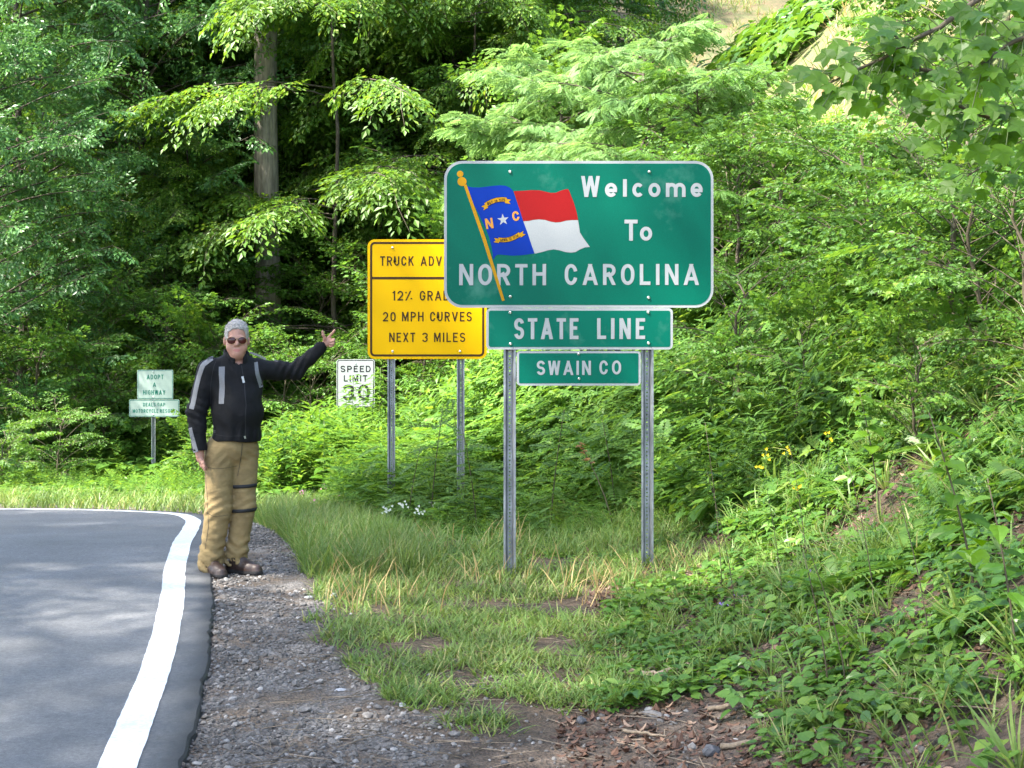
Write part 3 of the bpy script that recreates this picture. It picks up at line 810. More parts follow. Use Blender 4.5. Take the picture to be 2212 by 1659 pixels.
# ------------------------------------------------------------------ speed limit
rt, X, Z = flat_sign('speed_limit_sign', 'small white speed limit sign with black letters behind tall weeds', 768, 22.8, [(768, 790)])
pl = sign_plate(X(727), Z(881), X(809.5), Z(776), .045, .012, M['sign_white'], M['sign_black'], 0, rt, inner_gap=.012)
t3('SPEED', 76, 812, 256, 850, M['sign_black'], pl, .17); t3('LIMIT', 96, 868, 236, 906, M['sign_black'], pl, .17)
t3('30', 88, 924, 250, 1018, M['sign_black'], pl, .17, gap=.2)
for py in (785, 872): bolt(X(768), -.0012, Z(py), M['bolt'], pl, .011)
# ------------------------------------------------------------------ adopt a highway
rt, X, Z = flat_sign('adopt_a_highway_sign', 'two pale green-lettered plates on one post at the far roadside, Adopt A Highway', 332, 23.7, [(331, 815)], .3)
pl = sign_plate(X(296.5), Z(862), X(374), Z(799), .025, .008, M['sign_pale'], M['sign_teal'], 0, rt, inner_gap=.009)
pl2 = sign_plate(X(279), Z(900.5), X(387.5), Z(863), .022, .008, M['sign_pale'], M['sign_teal'], -.0005, rt, inner_gap=.009)
c4 = lambda cx, cy: ((cx / 3.4563) * .8848, (800 + cy / 3.4563) * .8848)
def t4(s, x0, y0, x1, y1, par, **k):
    a = c4(x0, y1); b = c4(x1, y0)
    return text_mesh('lettering', s, X(a[0]), Z(a[1]), X(b[0]), Z(b[1]), -.002, .15, M['sign_teal'], par, **k)
t4('ADOPT', 1238, 396, 1380, 435, pl); t4('A', 1290, 462, 1317, 500, pl); t4('HIGHWAY', 1208, 526, 1395, 565, pl)
t4('DEALS', 1208, 634, 1312, 664, pl2); t4('GAP', 1328, 634, 1394, 664, pl2); t4('MOTORCYCLE', 1120, 687, 1335, 718, pl2); t4('RESORT', 1350, 687, 1480, 718, pl2)
for py, pp in ((803, pl), (857, pl), (867, pl2), (895, pl2)): bolt(X(331), -.0012, Z(py), M['bolt'], pp, .011)
# ------------------------------------------------------------------ leaf shapes (leaf grows along +Y, top side +Z, unit length)
def tpl(v, f, m=0):
    return np.array(v, float), np.array(f, int), np.full(len(f), m, int)
LEAF2 = tpl([(0, 0, 0), (-.27, .45, .06), (0, 1, -.06), (.27, .45, .06)], [(0, 2, 1), (0, 3, 2)])
LEAF6 = tpl([(0, 0, 0), (-.22, .22, .05), (-.30, .50, .06), (-.16, .80, .0), (0, 1.0, -.10), (.16, .80, .0), (.30, .50, .06), (.22, .22, .05), (0, .5, -.01)],
            [(0, 8, 1), (1, 8, 2), (2, 8, 3), (3, 8, 4), (8, 5, 4), (8, 6, 5), (8, 7, 6), (0, 7, 8)])
HEART = tpl([(0, 0.08, 0), (-.20, .0, .04), (-.40, .20, .06), (-.36, .52, .05), (0, 1, -.10), (.36, .52, .05), (.40, .20, .06), (.20, .0, .04), (0, .45, -.01)],
            [(0, 8, 1), (1, 8, 2), (2, 8, 3), (3, 8, 4), (8, 5, 4), (8, 6, 5), (8, 7, 6), (0, 7, 8)])
LANCE = tpl([(0, 0, 0), (-.13, .35, .03), (0, 1, -.14), (.13, .35, .03), (0, .5, -.02)], [(0, 4, 1), (1, 4, 2), (4, 3, 2), (0, 3, 4)])
# lobed leaves
def lobed(out):
    n = len(out); v = [(0, .42, -.02)] + [(a, b, c) for a, b, c in out]
    return tpl(v, [(0, 1 + (i + 1) % n, 1 + i) for i in range(n)])
TULIP = lobed([(0, 0, 0), (-.2, .02, .02), (-.42, .16, .05), (-.55, .30, .02), (-.36, .46, .05), (-.42, .74, .0), (-.36, .98, -.06), (-.12, .86, -.02), (0, .80, -.02),
               (.12, .86, -.02), (.36, .98, -.06), (.42, .74, .0), (.36, .46, .05), (.55, .30, .02), (.42, .16, .05), (.2, .02, .02)])
MAPLE = lobed([(0, 0, 0), (-.28, .05, .03), (-.52, .22, .0), (-.26, .38, .04), (-.48, .72, -.02), (-.18, .62, .03), (0, 1, -.08), (.18, .62, .03), (.48, .72, -.02), (.26, .38, .04), (.52, .22, .0), (.28, .05, .03)])
def pinnate(n, lw=0.3, lens=0.2, mleaf=0, mst=1):
    """compound leaf, unit length"""
    V, Fc, Mm = [], [], []
    def add(base, d, L, w):
        d = np.array(d, float); s_ = np.array([-d[1], d[0], 0]); k = len(V)
        b = np.array(base, float)
        V.extend([b, b + d * L * .5 + s_ * w + (0, 0, .01), b + d * L + (0, 0, -.02), b + d * L * .5 - s_ * w + (0, 0, .01)])
        Fc.extend([(k, k + 2, k + 1), (k, k + 3, k + 2)]); Mm.extend([mleaf] * 2)
    for i in range(n):
        y = .14 + .80 * i / (n - 1); z = -.16 * y * y; L = lens * (1 - .35 * abs(y - .5) * 2)
        for s_ in (-1, 1): add((0, y, z), (s_ * .93, .36, 0), L, L * lw)
    add((0, .94, -.15), (0, 1, 0), lens * .7, lens * .7 * lw)
    k = len(V); V.extend([np.array((-.006, 0, 0)), np.array((.006, 0, 0)), np.array((0, .95, -.15))]); Fc.append((k, k + 1, k + 2)); Mm.append(mst)
    return np.array(V, float), np.array(Fc, int), np.array(Mm, int)
PINN = pinnate(7, .42, .23)
FERN = pinnate(14, .16, .26)
BLADE = tpl([(-.5, 0, 0), (.5, 0, 0), (-.4, .45, .0), (.4, .45, .0), (-.2, .8, -.08), (.2, .8, -.08), (0, 1, -.22)], [(0, 1, 3), (0, 3, 2), (2, 3, 5), (2, 5, 4), (4, 5, 6)])
BLADE[0][:, 0] *= .05

def perp(d, ang, up):
    """turn direction d by ang about up"""
    d = np.asarray(d, float); c, s = np.cos(ang)[..., None], np.sin(ang)[..., None]
    return d * c + np.cross(up, d) * s

def spray(rg, L=1.2, n=14, leaf=.10, step=.055, droop=.35, ls=.5, flat=.35, aspect=1.0):
    """a bough tip: leaves in one drooping layer. returns leaf transforms and the twig line"""
    P_, D_, U_, S_ = [], [], [], []
    def put(p, d, z):
        P_.append(p); D_.append(d); U_.append(z); S_.append(leaf * rg.uniform(.65, 1.2))
    up = np.array([0, 0, 1.0])
    pts = [np.array([0.08 * L * math.sin(t * 3 + rg.uniform(0, 1)) * t, L * t, .12 * L * t - droop * L * t * t]) for t in np.linspace(0, 1, 7)]
    for i in range(n):
        t = .12 + .88 * i / (n - 1); k = min(int(t * 6), 5); f = t * 6 - k
        b = pts[k] * (1 - f) + pts[k + 1] * f
        side = 1 if i % 2 else -1; a = side * math.radians(rg.uniform(38, 62)) if i < n - 1 else 0
        sl_ = L * ls * (1.05 - t) ** .7 * rg.uniform(.7, 1.15) + .08
        d = np.array([math.sin(a), math.cos(a), -.10 - .25 * t + rg.uniform(-.15, .15)]); d /= np.linalg.norm(d)
        m = max(3, int(sl_ / step))
        for j in range(m):
            s_ = (j + .6) / m; sd_ = 1 if j % 2 else -1
            p = b + d * sl_ * s_ + np.array([0, 0, -.22 * sl_ * s_ * s_])
            la = sd_ * math.radians(rg.uniform(25, 65)) if j < m - 1 else 0
            dd = np.array([d[0] * math.cos(la) - d[1] * math.sin(la), d[0] * math.sin(la) + d[1] * math.cos(la), d[2] - rg.uniform(.05, .55)])
            put(p, dd, up + rg.normal(0, flat, 3))
    D = norm(np.array(D_)); return np.array(P_), frame(D, norm(np.array(U_))), np.array(S_), np.array(pts)

def compose(PA, RA, SA, PB, RB, SB):
    """place every B in every A"""
    Pn = PA[:, None] + SA[:, None, None] * np.einsum('nij,kj->nki', RA, PB)
    Rn = np.einsum('nij,kjl->nkil', RA, RB)
    Sn = SA[:, None] * SB[None]
    return Pn.reshape(-1, 3), Rn.reshape(-1, 3, 3), Sn.reshape(-1)

def make_tree(seed, h=13, h0=1.0, rad=4.0, limbs=40, per=9, leaf=.10, tplt=LEAF2, sprayL=1.3, sn=13, step=.06, trunk=.16, rise=.25, droop=.5, prof='oval', drop=.35, lean=0.0, ls=.5, flat=.35, mleaf='leaf_beech', mbark='bark_dark', inner=0.35, az=None, levels=None, ylim=None, roll=.16, pv=0.0, name='tree'):
    rg = np.random.default_rng(seed)
    variants = [spray(rg, sprayL, sn, leaf, step, drop, ls, flat) for _ in range(4)]
    tr = Acc(); lf = Acc()
    zt = np.linspace(0, h, 9); wob = np.cumsum(rg.normal(0, .09, (9, 2)), 0); wob[0] = 0
    tp = np.stack([wob[:, 0] + lean * zt / h, wob[:, 1], zt], 1)
    tr.raw(*tube(tp, trunk * (1 - .85 * zt / h) + .012, 8), 0)
    # root flare
    tr.raw(*tube(np.array([tp[0] + (0, 0, -.6), tp[0] + (0, 0, 0.0), tp[0] + (0, 0, .35)]), np.array([trunk * 1.9, trunk * 1.35, trunk * .98]), 8), 0)
    SP = [[], [], [], []]
    for i in range(limbs):
        f = (i + rg.uniform(0, 1)) / limbs; z = h0 + (h - h0) * f ** .92
        if levels: z = levels[i % len(levels)] + rg.uniform(-.22, .22); f = (z - h0) / (h - h0)
        if prof == 'oval': r = rad * (math.sin(math.pi * (.12 + .86 * f)) ** .6)
        elif prof == 'cone': r = rad * (1 - f) ** .7 + .4
        else: r = rad * (.65 + .35 * math.sin(math.pi * f)) * (1 if f < .85 else .6)
        r *= rg.uniform(.7, 1.15)
        a = i * 2.39996 + rg.uniform(-.4, .4)
        if az: a = az[0] + (a % (2 * math.pi)) / (2 * math.pi) * (az[1] - az[0])
        b = np.array([np.interp(z, zt, tp[:, 0]), np.interp(z, zt, tp[:, 1]), z])
        ca, sa = math.cos(a), math.sin(a); rs = rise * rg.uniform(.4, 1.5)
        ts = np.linspace(0, 1, 6)
        bend = rg.uniform(-.3, .3)
        lp = np.stack([b[0] + r * ts * ca - bend * r * ts ** 2 * sa * .5, b[1] + r * ts * sa + bend * r * ts ** 2 * ca * .5, b[2] + r * (rs * ts - droop * .5 * ts ** 2.2)], 1)
        tr.raw(*tube(lp, np.linspace(max(min(.018, trunk * .4), trunk * .28 * r / rad), min(.006, trunk * .15), 6), 4, False), 0)
        for k in range(per):
            t = inner + (1 - inner) * ((k + rg.uniform(.1, .9)) / per) ** .75
            q = np.array([np.interp(t, ts, lp[:, j]) for j in range(3)])
            if ylim and not (ylim[0] < q[1] < ylim[1]): continue
            side = (1 if k % 2 else -1) * rg.uniform(.25, 1.05) * (1 if t < .93 else .3)
            an = a + side + bend * t * .8
            d = np.array([math.cos(an), math.sin(an), rs - droop * .9 * t - rg.uniform(-.12, .3) + rg.uniform(-pv, pv * 1.4)])
            SP[rg.integers(0, 4)].append((q, d, rg.uniform(.6, 1.1) * (1.0 - .35 * t * 0)))
    for k in range(4):
        if not SP[k]: continue
        Pq = np.array([s[0] for s in SP[k]]); Dq = np.array([s[1] for s in SP[k]]); Sq = np.array([s[2] for s in SP[k]])
        Rq = frame(norm(Dq), norm(np.array([0, 0, 1.0]) + rg.normal(0, roll, (len(Pq), 3))))
        v = variants[k]
        lf.add(*tplt, *compose(Pq, Rq, Sq, v[0], v[1], v[2]))
        tv, tf = tube(v[3][::2], np.array([.007, .005, .004, .002]), 3, False)
        lf.add(tv, tf, np.ones(len(tf), int), Pq, Rq, Sq)
    root = empty(name)
    tr.obj('trunk', [M[mbark]], True, root)
    lf.obj('crown', [M[mleaf], M['twig']], False, root)
    return root

def copy_tree(root):
    r = root.copy(); COL.objects.link(r)
    for k in ('label', 'group'):
        if k in r: del r[k]
    for ch in root.children:
        c = ch.copy(); COL.objects.link(c); c.parent = r
        for g2 in ch.children:
            d_ = g2.copy(); COL.objects.link(d_); d_.parent = c
    return r
_used = set()
def place(root, x, y, rz, s=1.0, label=None, group=None, cat='tree', sink=0.05, sz=None, z=None):
    o = root
    if root.name in _used: o = copy_tree(root)
    _used.add(root.name)
    o.location = (x, y, (float(G(x, y)) if z is None else z) - sink)
    o.rotation_euler = (0, 0, rz); o.scale = (s, s, sz or s)
    for k in ('label', 'group'):
        if k in o: del o[k]
    tag(o, label, cat, group)
    return o
def pxx(px, d): return (px - CX) / F * d

# ------------------------------------------------------------------ tree kinds
beech = make_tree(11, h=13, h0=.9, rad=4.6, limbs=84, per=11, leaf=.165, sprayL=1.15, sn=12, step=.085, trunk=.11, rise=.35, droop=.8, prof='full', drop=.42, roll=.35, pv=.3, inner=.2, mleaf='leaf_beech', name='beech_tree')
beech2 = make_tree(23, h=14, h0=1.5, rad=4.2, limbs=74, per=11, leaf=.16, sprayL=1.2, sn=12, step=.085, trunk=.12, rise=.3, droop=.6, prof='full', drop=.45, roll=.4, pv=.4, inner=.2, mleaf='leaf_mid', name='broadleaf_tree')
oak = make_tree(31, h=13, h0=.5, rad=4.2, limbs=95, per=11, leaf=.16, sprayL=.85, sn=11, step=.08, trunk=.12, rise=.5, droop=.45, prof='full', drop=.25, flat=.7, roll=.6, pv=.7, inner=.2, mleaf='leaf_dark', name='oak_tree')
darkt = make_tree(47, h=15, h0=1.5, rad=4.0, limbs=60, per=9, leaf=.2, sprayL=1.3, sn=10, step=.12, roll=.5, pv=.5, trunk=.2, rise=.3, droop=.6, prof='oval', drop=.3, flat=.5, mleaf='leaf_dark', name='woodland_tree')

# far, shaded wood on the rising slope
rr = random.Random(5)
k = 0
for row, (d0, step) in enumerate(((37, 3.6), (43, 4.0), (50, 4.6), (58, 5.5), (68, 7.0))):
    x = -d0 * .40 - 3
    while x < d0 * .42 + 5:
        xx = x + rr.uniform(-1, 1); yy = d0 + rr.uniform(-2, 2)
        if not (2.2 < xx < 15 and yy < 62 or xx > 2 and yy < 45):
            place((darkt, darkt, beech2, oak)[k % 4], xx, yy, rr.uniform(0, 6.3), rr.uniform(.8, 1.15), 'tall leafy tree in the shaded wood behind the roadside', 'trees of the wood behind')
            k += 1
        x += step
# ------------------------------------------------------------------ the big grey trunk
def big_trunk(x, y, r, h, seed, label, m='bark', lean=0.0):
    rg = np.random.default_rng(seed)
    root = empty('tall_tree', (x, y, float(G(x, y)) - .2)); tag(root, label, 'tree')
    zs = np.linspace(0, h, 14); p = np.stack([lean * zs / h + .03 * np.sin(zs * .7), .02 * np.cos(zs), zs], 1)
    rad = r * (1 - .30 * zs / h) * (1 + .5 * np.exp(-zs / .5))
    a = Acc(); v, f = tube(p, rad, 26)
    ang = np.arctan2(v[:, 1], v[:, 0]); v[:, :2] += (v[:, :2] * (.035 * np.sin(ang * 9 + v[:, 2] * .8) + .02 * np.sin(ang * 17 - v[:, 2]))[:, None])
    a.raw(v, f)
    a.obj('trunk', [M[m]], True, root)
    return root
lf = None
bt = big_trunk(pxx(576, 28.6), 28.6, .27, 13, 3, 'thick straight grey trunk of the tall tree behind the man')
# its crown, high above the frame
cr = [c for c in beech2.children if c.name.startswith('crown')][0].copy(); COL.objects.link(cr); cr.parent = bt; cr.location = (0, 0, 9.5); cr.scale = (1.1, 1.1, .7)
tk_ = ['slender pale trunk among the oaks on the left', 'pale trunk just left of the thick grey one', 'dark trunk just right of the thick grey one', 'dark trunk above the left end of the welcome sign', 'dark trunk right of the yellow sign top', 'dark trunk behind the pale locust crown',
 'thin pale trunk above the pointing hand', 'thin dark trunk above the yellow sign', 'thin dark trunk near the left edge of the wood']
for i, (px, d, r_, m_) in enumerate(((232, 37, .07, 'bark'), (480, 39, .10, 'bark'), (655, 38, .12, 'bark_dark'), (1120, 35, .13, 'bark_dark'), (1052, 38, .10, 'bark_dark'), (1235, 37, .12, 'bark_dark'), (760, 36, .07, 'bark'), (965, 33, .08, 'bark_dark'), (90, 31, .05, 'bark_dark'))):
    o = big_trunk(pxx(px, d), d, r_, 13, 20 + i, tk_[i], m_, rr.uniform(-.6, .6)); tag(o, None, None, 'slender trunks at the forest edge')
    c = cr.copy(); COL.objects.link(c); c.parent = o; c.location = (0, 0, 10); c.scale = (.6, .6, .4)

# edge trees
place(oak, pxx(40, 28), 28, 1.0, .8, 'dark blue-green oak at the left edge of the wood')
place(oak, pxx(290, 29), 29, 2.6, .75, 'dark leafy oak between the left edge and the thick trunk')
layered = make_tree(15, h=9, h0=1.2, rad=3.7, limbs=38, per=15, leaf=.15, roll=.25, pv=.15, sprayL=1.1, sn=12, step=.075, trunk=.05, rise=.22, droop=.55, prof='full', drop=.5, levels=[1.6, 4.0, 4.3, 6.3, 8.0, 8.3], mleaf='leaf_beech', name='beech_tree')
place(layered, pxx(705, 27.5), 27.5, .4, 1.0, 'bright layered beech whose drooping boughs cross the thick grey trunk')
place(beech, pxx(340, 32), 32, .9, .9, 'tall light beech behind the dark oaks on the left')
place(beech2, pxx(610, 33.5), 33.5, 3.9, .9, 'mid green tree directly behind the thick grey trunk')
place(beech, pxx(900, 31.5), 31.5, 2.0, .85, 'light beech above the left half of the yellow sign')
place(layered, pxx(440, 30), 30, 2.9, .9, 'layered beech left of the thick grey trunk, reaching up out of view')
place(layered, pxx(1040, 28), 28, 4.4, .85, 'layered beech between the yellow sign and the pale locust')
place(beech, pxx(790, 32), 32.5, 1.4, .85, 'pale green beech close behind the right side of the thick trunk')
place(beech, pxx(400, 28.5), 28.5, 5.1, .42, 'small light green beech in front of the dark oaks, left of the thick trunk')
place(oak, pxx(-60, 24.5), 24.5, 3.0, .6, 'low oak at the far left over the verge')
place(beech2, pxx(180, 33), 33, 4.1, 1.0, 'mid green tree rising behind the dark oaks on the left')
place(beech, pxx(470, 34), 34.5, 3.3, 1.0, 'pale green beech reaching over the left side of the wood')
place(beech, pxx(830, 33), 33, 5.2, .9, 'light green beech to the right of the thick trunk')
place(beech2, pxx(1010, 31), 31, 1.9, .75, 'layered broadleaf tree above the yellow sign')
place(beech, pxx(1160, 29), 29.5, 2.2, .62, 'small beech with fanned boughs behind the welcome sign')
place(beech2, pxx(1215, 34), 34, .3, .85, 'dark green tree behind the feathery locust')

# locust: feathery, pale
locust = make_tree(71, h=4.6, h0=1.2, rad=2.1, limbs=34, per=11, leaf=.23, tplt=PINN, sprayL=.5, sn=6, step=.11, trunk=.04, rise=.42, droop=.35, roll=.3, pv=.35, inner=.15, prof='full', drop=.2, flat=.45, mleaf='leaf_locust', mbark='bark_dark', name='locust_tree')
xl = pxx(1350, 18.5); place(locust, xl, 18.5, 2.0, .84, 'feathery pale green locust tree rising above the welcome sign')
place(locust, pxx(1235, 22), 22, 4.4, .9, 'taller pale locust crown left of the bare hillside')
locust2 = make_tree(72, h=3.6, h0=.35, rad=1.5, limbs=24, per=8, leaf=.25, tplt=PINN, sprayL=.55, sn=5, step=.12, trunk=.03, rise=.6, droop=.5, prof='full', drop=.2, flat=.45, mleaf='leaf_mid', mbark='bark_dark', name='locust_sapling')
place(locust2, pxx(1530, 17.5), 17.5, 1.0, .7, 'green locust sapling right of the tall feathery locust')
place(locust2, pxx(1610, 15), 15, 3.0, .62, 'locust sapling on the bank just right of the welcome sign')
# shrubs on the bank
shrub = make_tree(81, h=2.3, h0=.1, rad=1.25, limbs=26, per=8, leaf=.085, tplt=LEAF6, sprayL=.5, sn=7, step=.065, trunk=.022, rise=.9, droop=.6, prof='full', drop=.3, flat=.5, mleaf='leaf_mid', mbark='twig', name='leafy_shrub')
shrub2 = make_tree(82, h=1.9, h0=.05, rad=1.1, limbs=22, per=7, leaf=.11, tplt=MAPLE, sprayL=.45, sn=6, step=.09, trunk=.02, rise=.9, droop=.5, prof='full', drop=.25, flat=.45, mleaf='leaf_weed', mbark='twig', name='maple_shrub')
shr = [
 (shrub, 1690, 15.0, .7, 'leafy shrub on the bank below the bare hillside'), (shrub2, 1800, 13.5, .6, 'lobed-leaf shrub up the bank from the welcome sign'),
 (shrub, 1590, 12.2, .62, 'shrub whose leaves touch the right edge of the welcome sign'), (shrub, 1900, 12.5, .7, 'dense shrub high on the bank under the large-leaved branch'),
 (shrub2, 1720, 11.2, .5, 'low lobed-leaf shrub halfway up the bank'), (shrub, 2040, 10.5, .7, 'dark shrub on the upper right of the bank'),
 (shrub2, 2150, 9.5, .65, 'broad shrub near the right edge of the view, high on the bank'), (shrub, 2230, 8.0, .5, 'dark shrub cut by the right edge of the view'),
 (shrub, 1480, 19.5, .9, 'green shrub seen over the right end of the welcome sign'), (shrub2, 1980, 16.5, .7, 'shrub at the top of the bank beside the bare patch'),
 (shrub, 2110, 15.0, 1.1, 'tall shrub behind the poplar leaves'), (shrub2, 2000, 8.6, .35, 'small bright maple seedling on the right bank'),
 (shrub, 1560, 16.0, .7, 'shrub between the locust sapling and the green sign')]
for i, (t_, px, d, s_, lb) in enumerate(shr):
    place(t_, pxx(px, d), d, i * 1.7, s_, lb, cat='shrub')
# thicket on the far left bank and behind the signs
cl = [(30, 20.6, .5), (120, 21.6, .5), (190, 24.3, .6), (450, 22.6, .45), (60, 24.5, 1.0), (170, 26, 1.1), (260, 25, .9), (340, 26.5, 1.1), (430, 25.2, .9), (520, 26, 1.0), (600, 25, .8), (680, 24.4, .9), (-40, 25, 1.1), (900, 24, 1.0), (1010, 22.5, .9), (1080, 24.5, 1.1), (1160, 22, 1.0), (1240, 24, 1.2), (1330, 24, 1.2), (400, 28, 1.2), (150, 29, 1.3), (560, 29, 1.2), (820, 27, 1.2), (700, 28, 1.1), (-100, 29, 1.2), (980, 27, 1.4), (1150, 27, 1.5), (1280, 28, 1.4)]
tl_ = ['low bush at the left end of the verge', 'low bush on the verge, second from the left edge', 'low bush on the verge left of the pale plates', 'low bush on the verge beside the tan trousers', 'small-leaved shrub by the verge, leftmost in the thicket', 'shrub left of the two pale plates on one post', 'shrub right behind the pale Adopt A Highway plates', 'lobed-leaf shrub directly behind the post of the pale plates',
 'shrub between the pale plates and the man', 'shrub behind the shoulder of the man', 'shrub under the outstretched arm of the man', 'shrub left of the speed limit sign', 'shrub cut by the left edge of the view', 'shrub right of the left post of the yellow sign',
 'shrub behind the right post of the yellow sign', 'lobed-leaf shrub between the yellow sign and the near post', 'shrub behind the Swain Co plate', 'shrub seen below the State Line plate', 'shrub behind the right-hand post of the welcome sign', 'taller shrub in the second row behind the pale plates',
 'taller shrub in the second row at the left', 'taller shrub behind the thick grey trunk foot', 'tall shrub behind the speed limit sign', 'tall shrub between the pointing hand and the wood', 'taller shrub far left in the second row', 'tall shrub hidden behind the yellow sign', 'tallest shrub behind the welcome sign, left half', 'tallest shrub behind the welcome sign, right half']
for i, (px, d, s_) in enumerate(cl):
    place(shrub if i % 3 else shrub2, pxx(px, d), d, i * 2.1, s_, tl_[i], 'shrubs of the thicket', 'shrub')
# trees on top of the bank, right and outside the frame: they shade the bank
for i, (x, y, t_, s_) in enumerate(((9.5, 7, beech2, .7), (10.8, 13, oak, .7), (13.5, 21, beech, .7))):
    place(t_, x, y, i * 1.3, s_, 'tree on top of the right bank above the roadside', 'trees on the bank top')
# trees added out of view for shade; clipped crowns let a sun strip through
shade = make_tree(91, h=16, h0=7, rad=7.0, limbs=80, per=14, leaf=.2, sprayL=1.1, sn=10, step=.11, trunk=.3, rise=.2, droop=.3, prof='oval', drop=.2, flat=.6, inner=.15, ylim=(-5, 2.6), mleaf='leaf_mid', name='shade_tree')
shade2 = make_tree(92, h=16, h0=7, rad=10.5, limbs=90, per=18, leaf=.2, sprayL=1.1, sn=10, step=.11, trunk=.3, rise=.2, droop=.3, prof='oval', drop=.2, flat=.6, inner=.15, ylim=(-.7, 3.9), mleaf='leaf_mid', name='shade_tree')
for i, (x, y, s_, t_) in enumerate(((-15.0, 6.6, 1.0, shade2), (-9.4, 1.3, 1.0, shade), (-9.9, -6.5, 1.0, shade), (-11.0, 7.2, 1.0, shade2), (-17.5, -2.0, 1.0, shade), (-20.5, 5.5, .9, shade2))):
    place(t_, x, y, 0, s_, 'unseen tall tree added across the road to shade the pavement', 'added shade trees across the road')

# ------------------------------------------------------------------ ground plants
def ang(n, r=None): return (r or rng).uniform(0, 2 * math.pi, n)
def herb(kind, seed):
    """transforms of the leaves of one plant about 1 unit tall/wide"""
    rg = np.random.default_rng(seed); Pn, D, U, Sn = [], [], [], []
    if kind == 'rosette':
        for i in range(11):
            a = i * 2.4 + rg.uniform(-.3, .3); r = rg.uniform(.15, .5); z = rg.uniform(.2, .75)
            Pn.append((r * math.cos(a), r * math.sin(a), z)); D.append((math.cos(a), math.sin(a), rg.uniform(-.35, .2))); U.append((math.cos(a) * .3 + rg.normal(0, .2), math.sin(a) * .3 + rg.normal(0, .2), 1)); Sn.append(rg.uniform(.4, .7))
    elif kind == 'upright':
        for i in range(24):
            z = .12 + .88 * i / 23; a = i * 2.4
            Pn.append((0.06 * z, 0, z)); D.append((math.cos(a), math.sin(a), .55 - .9 * rg.random() * (1.1 - z))); U.append((0, 0, 1)); Sn.append((.40 - .22 * z) * rg.uniform(.8, 1.2))
    elif kind == 'carpet':
        for i in range(22):
            a = rg.uniform(0, 6.28); r = .62 * rg.random() ** .5
            Pn.append((r * math.cos(a), r * math.sin(a), rg.uniform(.05, .5))); b = rg.uniform(0, 6.28); D.append((math.cos(b), math.sin(b), rg.uniform(-.5, .1))); U.append((rg.normal(0, .3), rg.normal(0, .3), 1)); Sn.append(rg.uniform(.2, .38))
    elif kind == 'tuft':
        for i in range(16):
            a = rg.uniform(0, 6.28); Pn.append((.05 * math.cos(a), .05 * math.sin(a), 0)); D.append((math.cos(a) * .55, math.sin(a) * .55, rg.uniform(.6, 1.4))); U.append((-math.cos(a), -math.sin(a), .6)); Sn.append(rg.uniform(.6, 1.1))
    elif kind == 'fern':
        for i in range(8):
            a = i * .785 + rg.uniform(-.2, .2); Pn.append((0, 0, .05)); D.append((math.cos(a), math.sin(a), rg.uniform(.3, .8))); U.append((0, 0, 1)); Sn.append(rg.uniform(.7, 1.0))
    elif kind == 'feather':
        for i in range(13):
            z = .15 + .8 * i / 12; a = i * 2.4; Pn.append((0, 0, z)); D.append((math.cos(a), math.sin(a), .35 - .5 * rg.random())); U.append((0, 0, 1)); Sn.append(rg.uniform(.32, .5))
    return np.array(Pn), frame(np.array(D), norm(np.array(U, float))), np.array(Sn)
HERBS = {k: [herb(k, s + 10) for s in range(3)] for k in ('rosette', 'upright', 'carpet', 'tuft', 'fern', 'feather')}
def scatter(acc, kind, tplt, x, y, size, lift=0.0, mi=0, tilt=.25):
    """plants of one kind; stands them between vertical and the slope normal"""
    n = len(x)
    if n == 0: return
    e = .15
    gx_ = (G(x + e, y) - G(x - e, y)) / (2 * e); gy_ = (G(x, y + e) - G(x, y - e)) / (2 * e)
    up = norm(np.stack([-gx_ * .6, -gy_ * .6, np.ones(n)], 1) + rng.normal(0, tilt * .5, (n, 3)))
    a = ang(n); h = np.stack([np.cos(a), np.sin(a), 0 * a], 1); h = norm(h - up * (h * up).sum(1)[:, None])
    R = frame(h, up); z = G(x, y) + lift
    var = rng.integers(0, 3, n)
    tv, tf, tm = tplt
    for k in range(3):
        s_ = var == k
        if s_.any(): acc.add(tv, tf, np.full(len(tf), mi), *compose(np.stack([x, y, z], 1)[s_], R[s_], size[s_], *HERBS[kind][k]))

def zone(n, y0, y1, w, pw=1.0, xoff=0.1):
    """random spots on the bank, w metres up from its foot"""
    y = y0 + (y1 - y0) * rng.random(n) ** pw
    x = footx(y) + xoff + w * rng.random(n)
    return x, y
uw = [M['leaf_shade'], M['leaf_weed'], M['dead_leaf'], M['grass'], M['leaf_mid']]
acc = Acc()
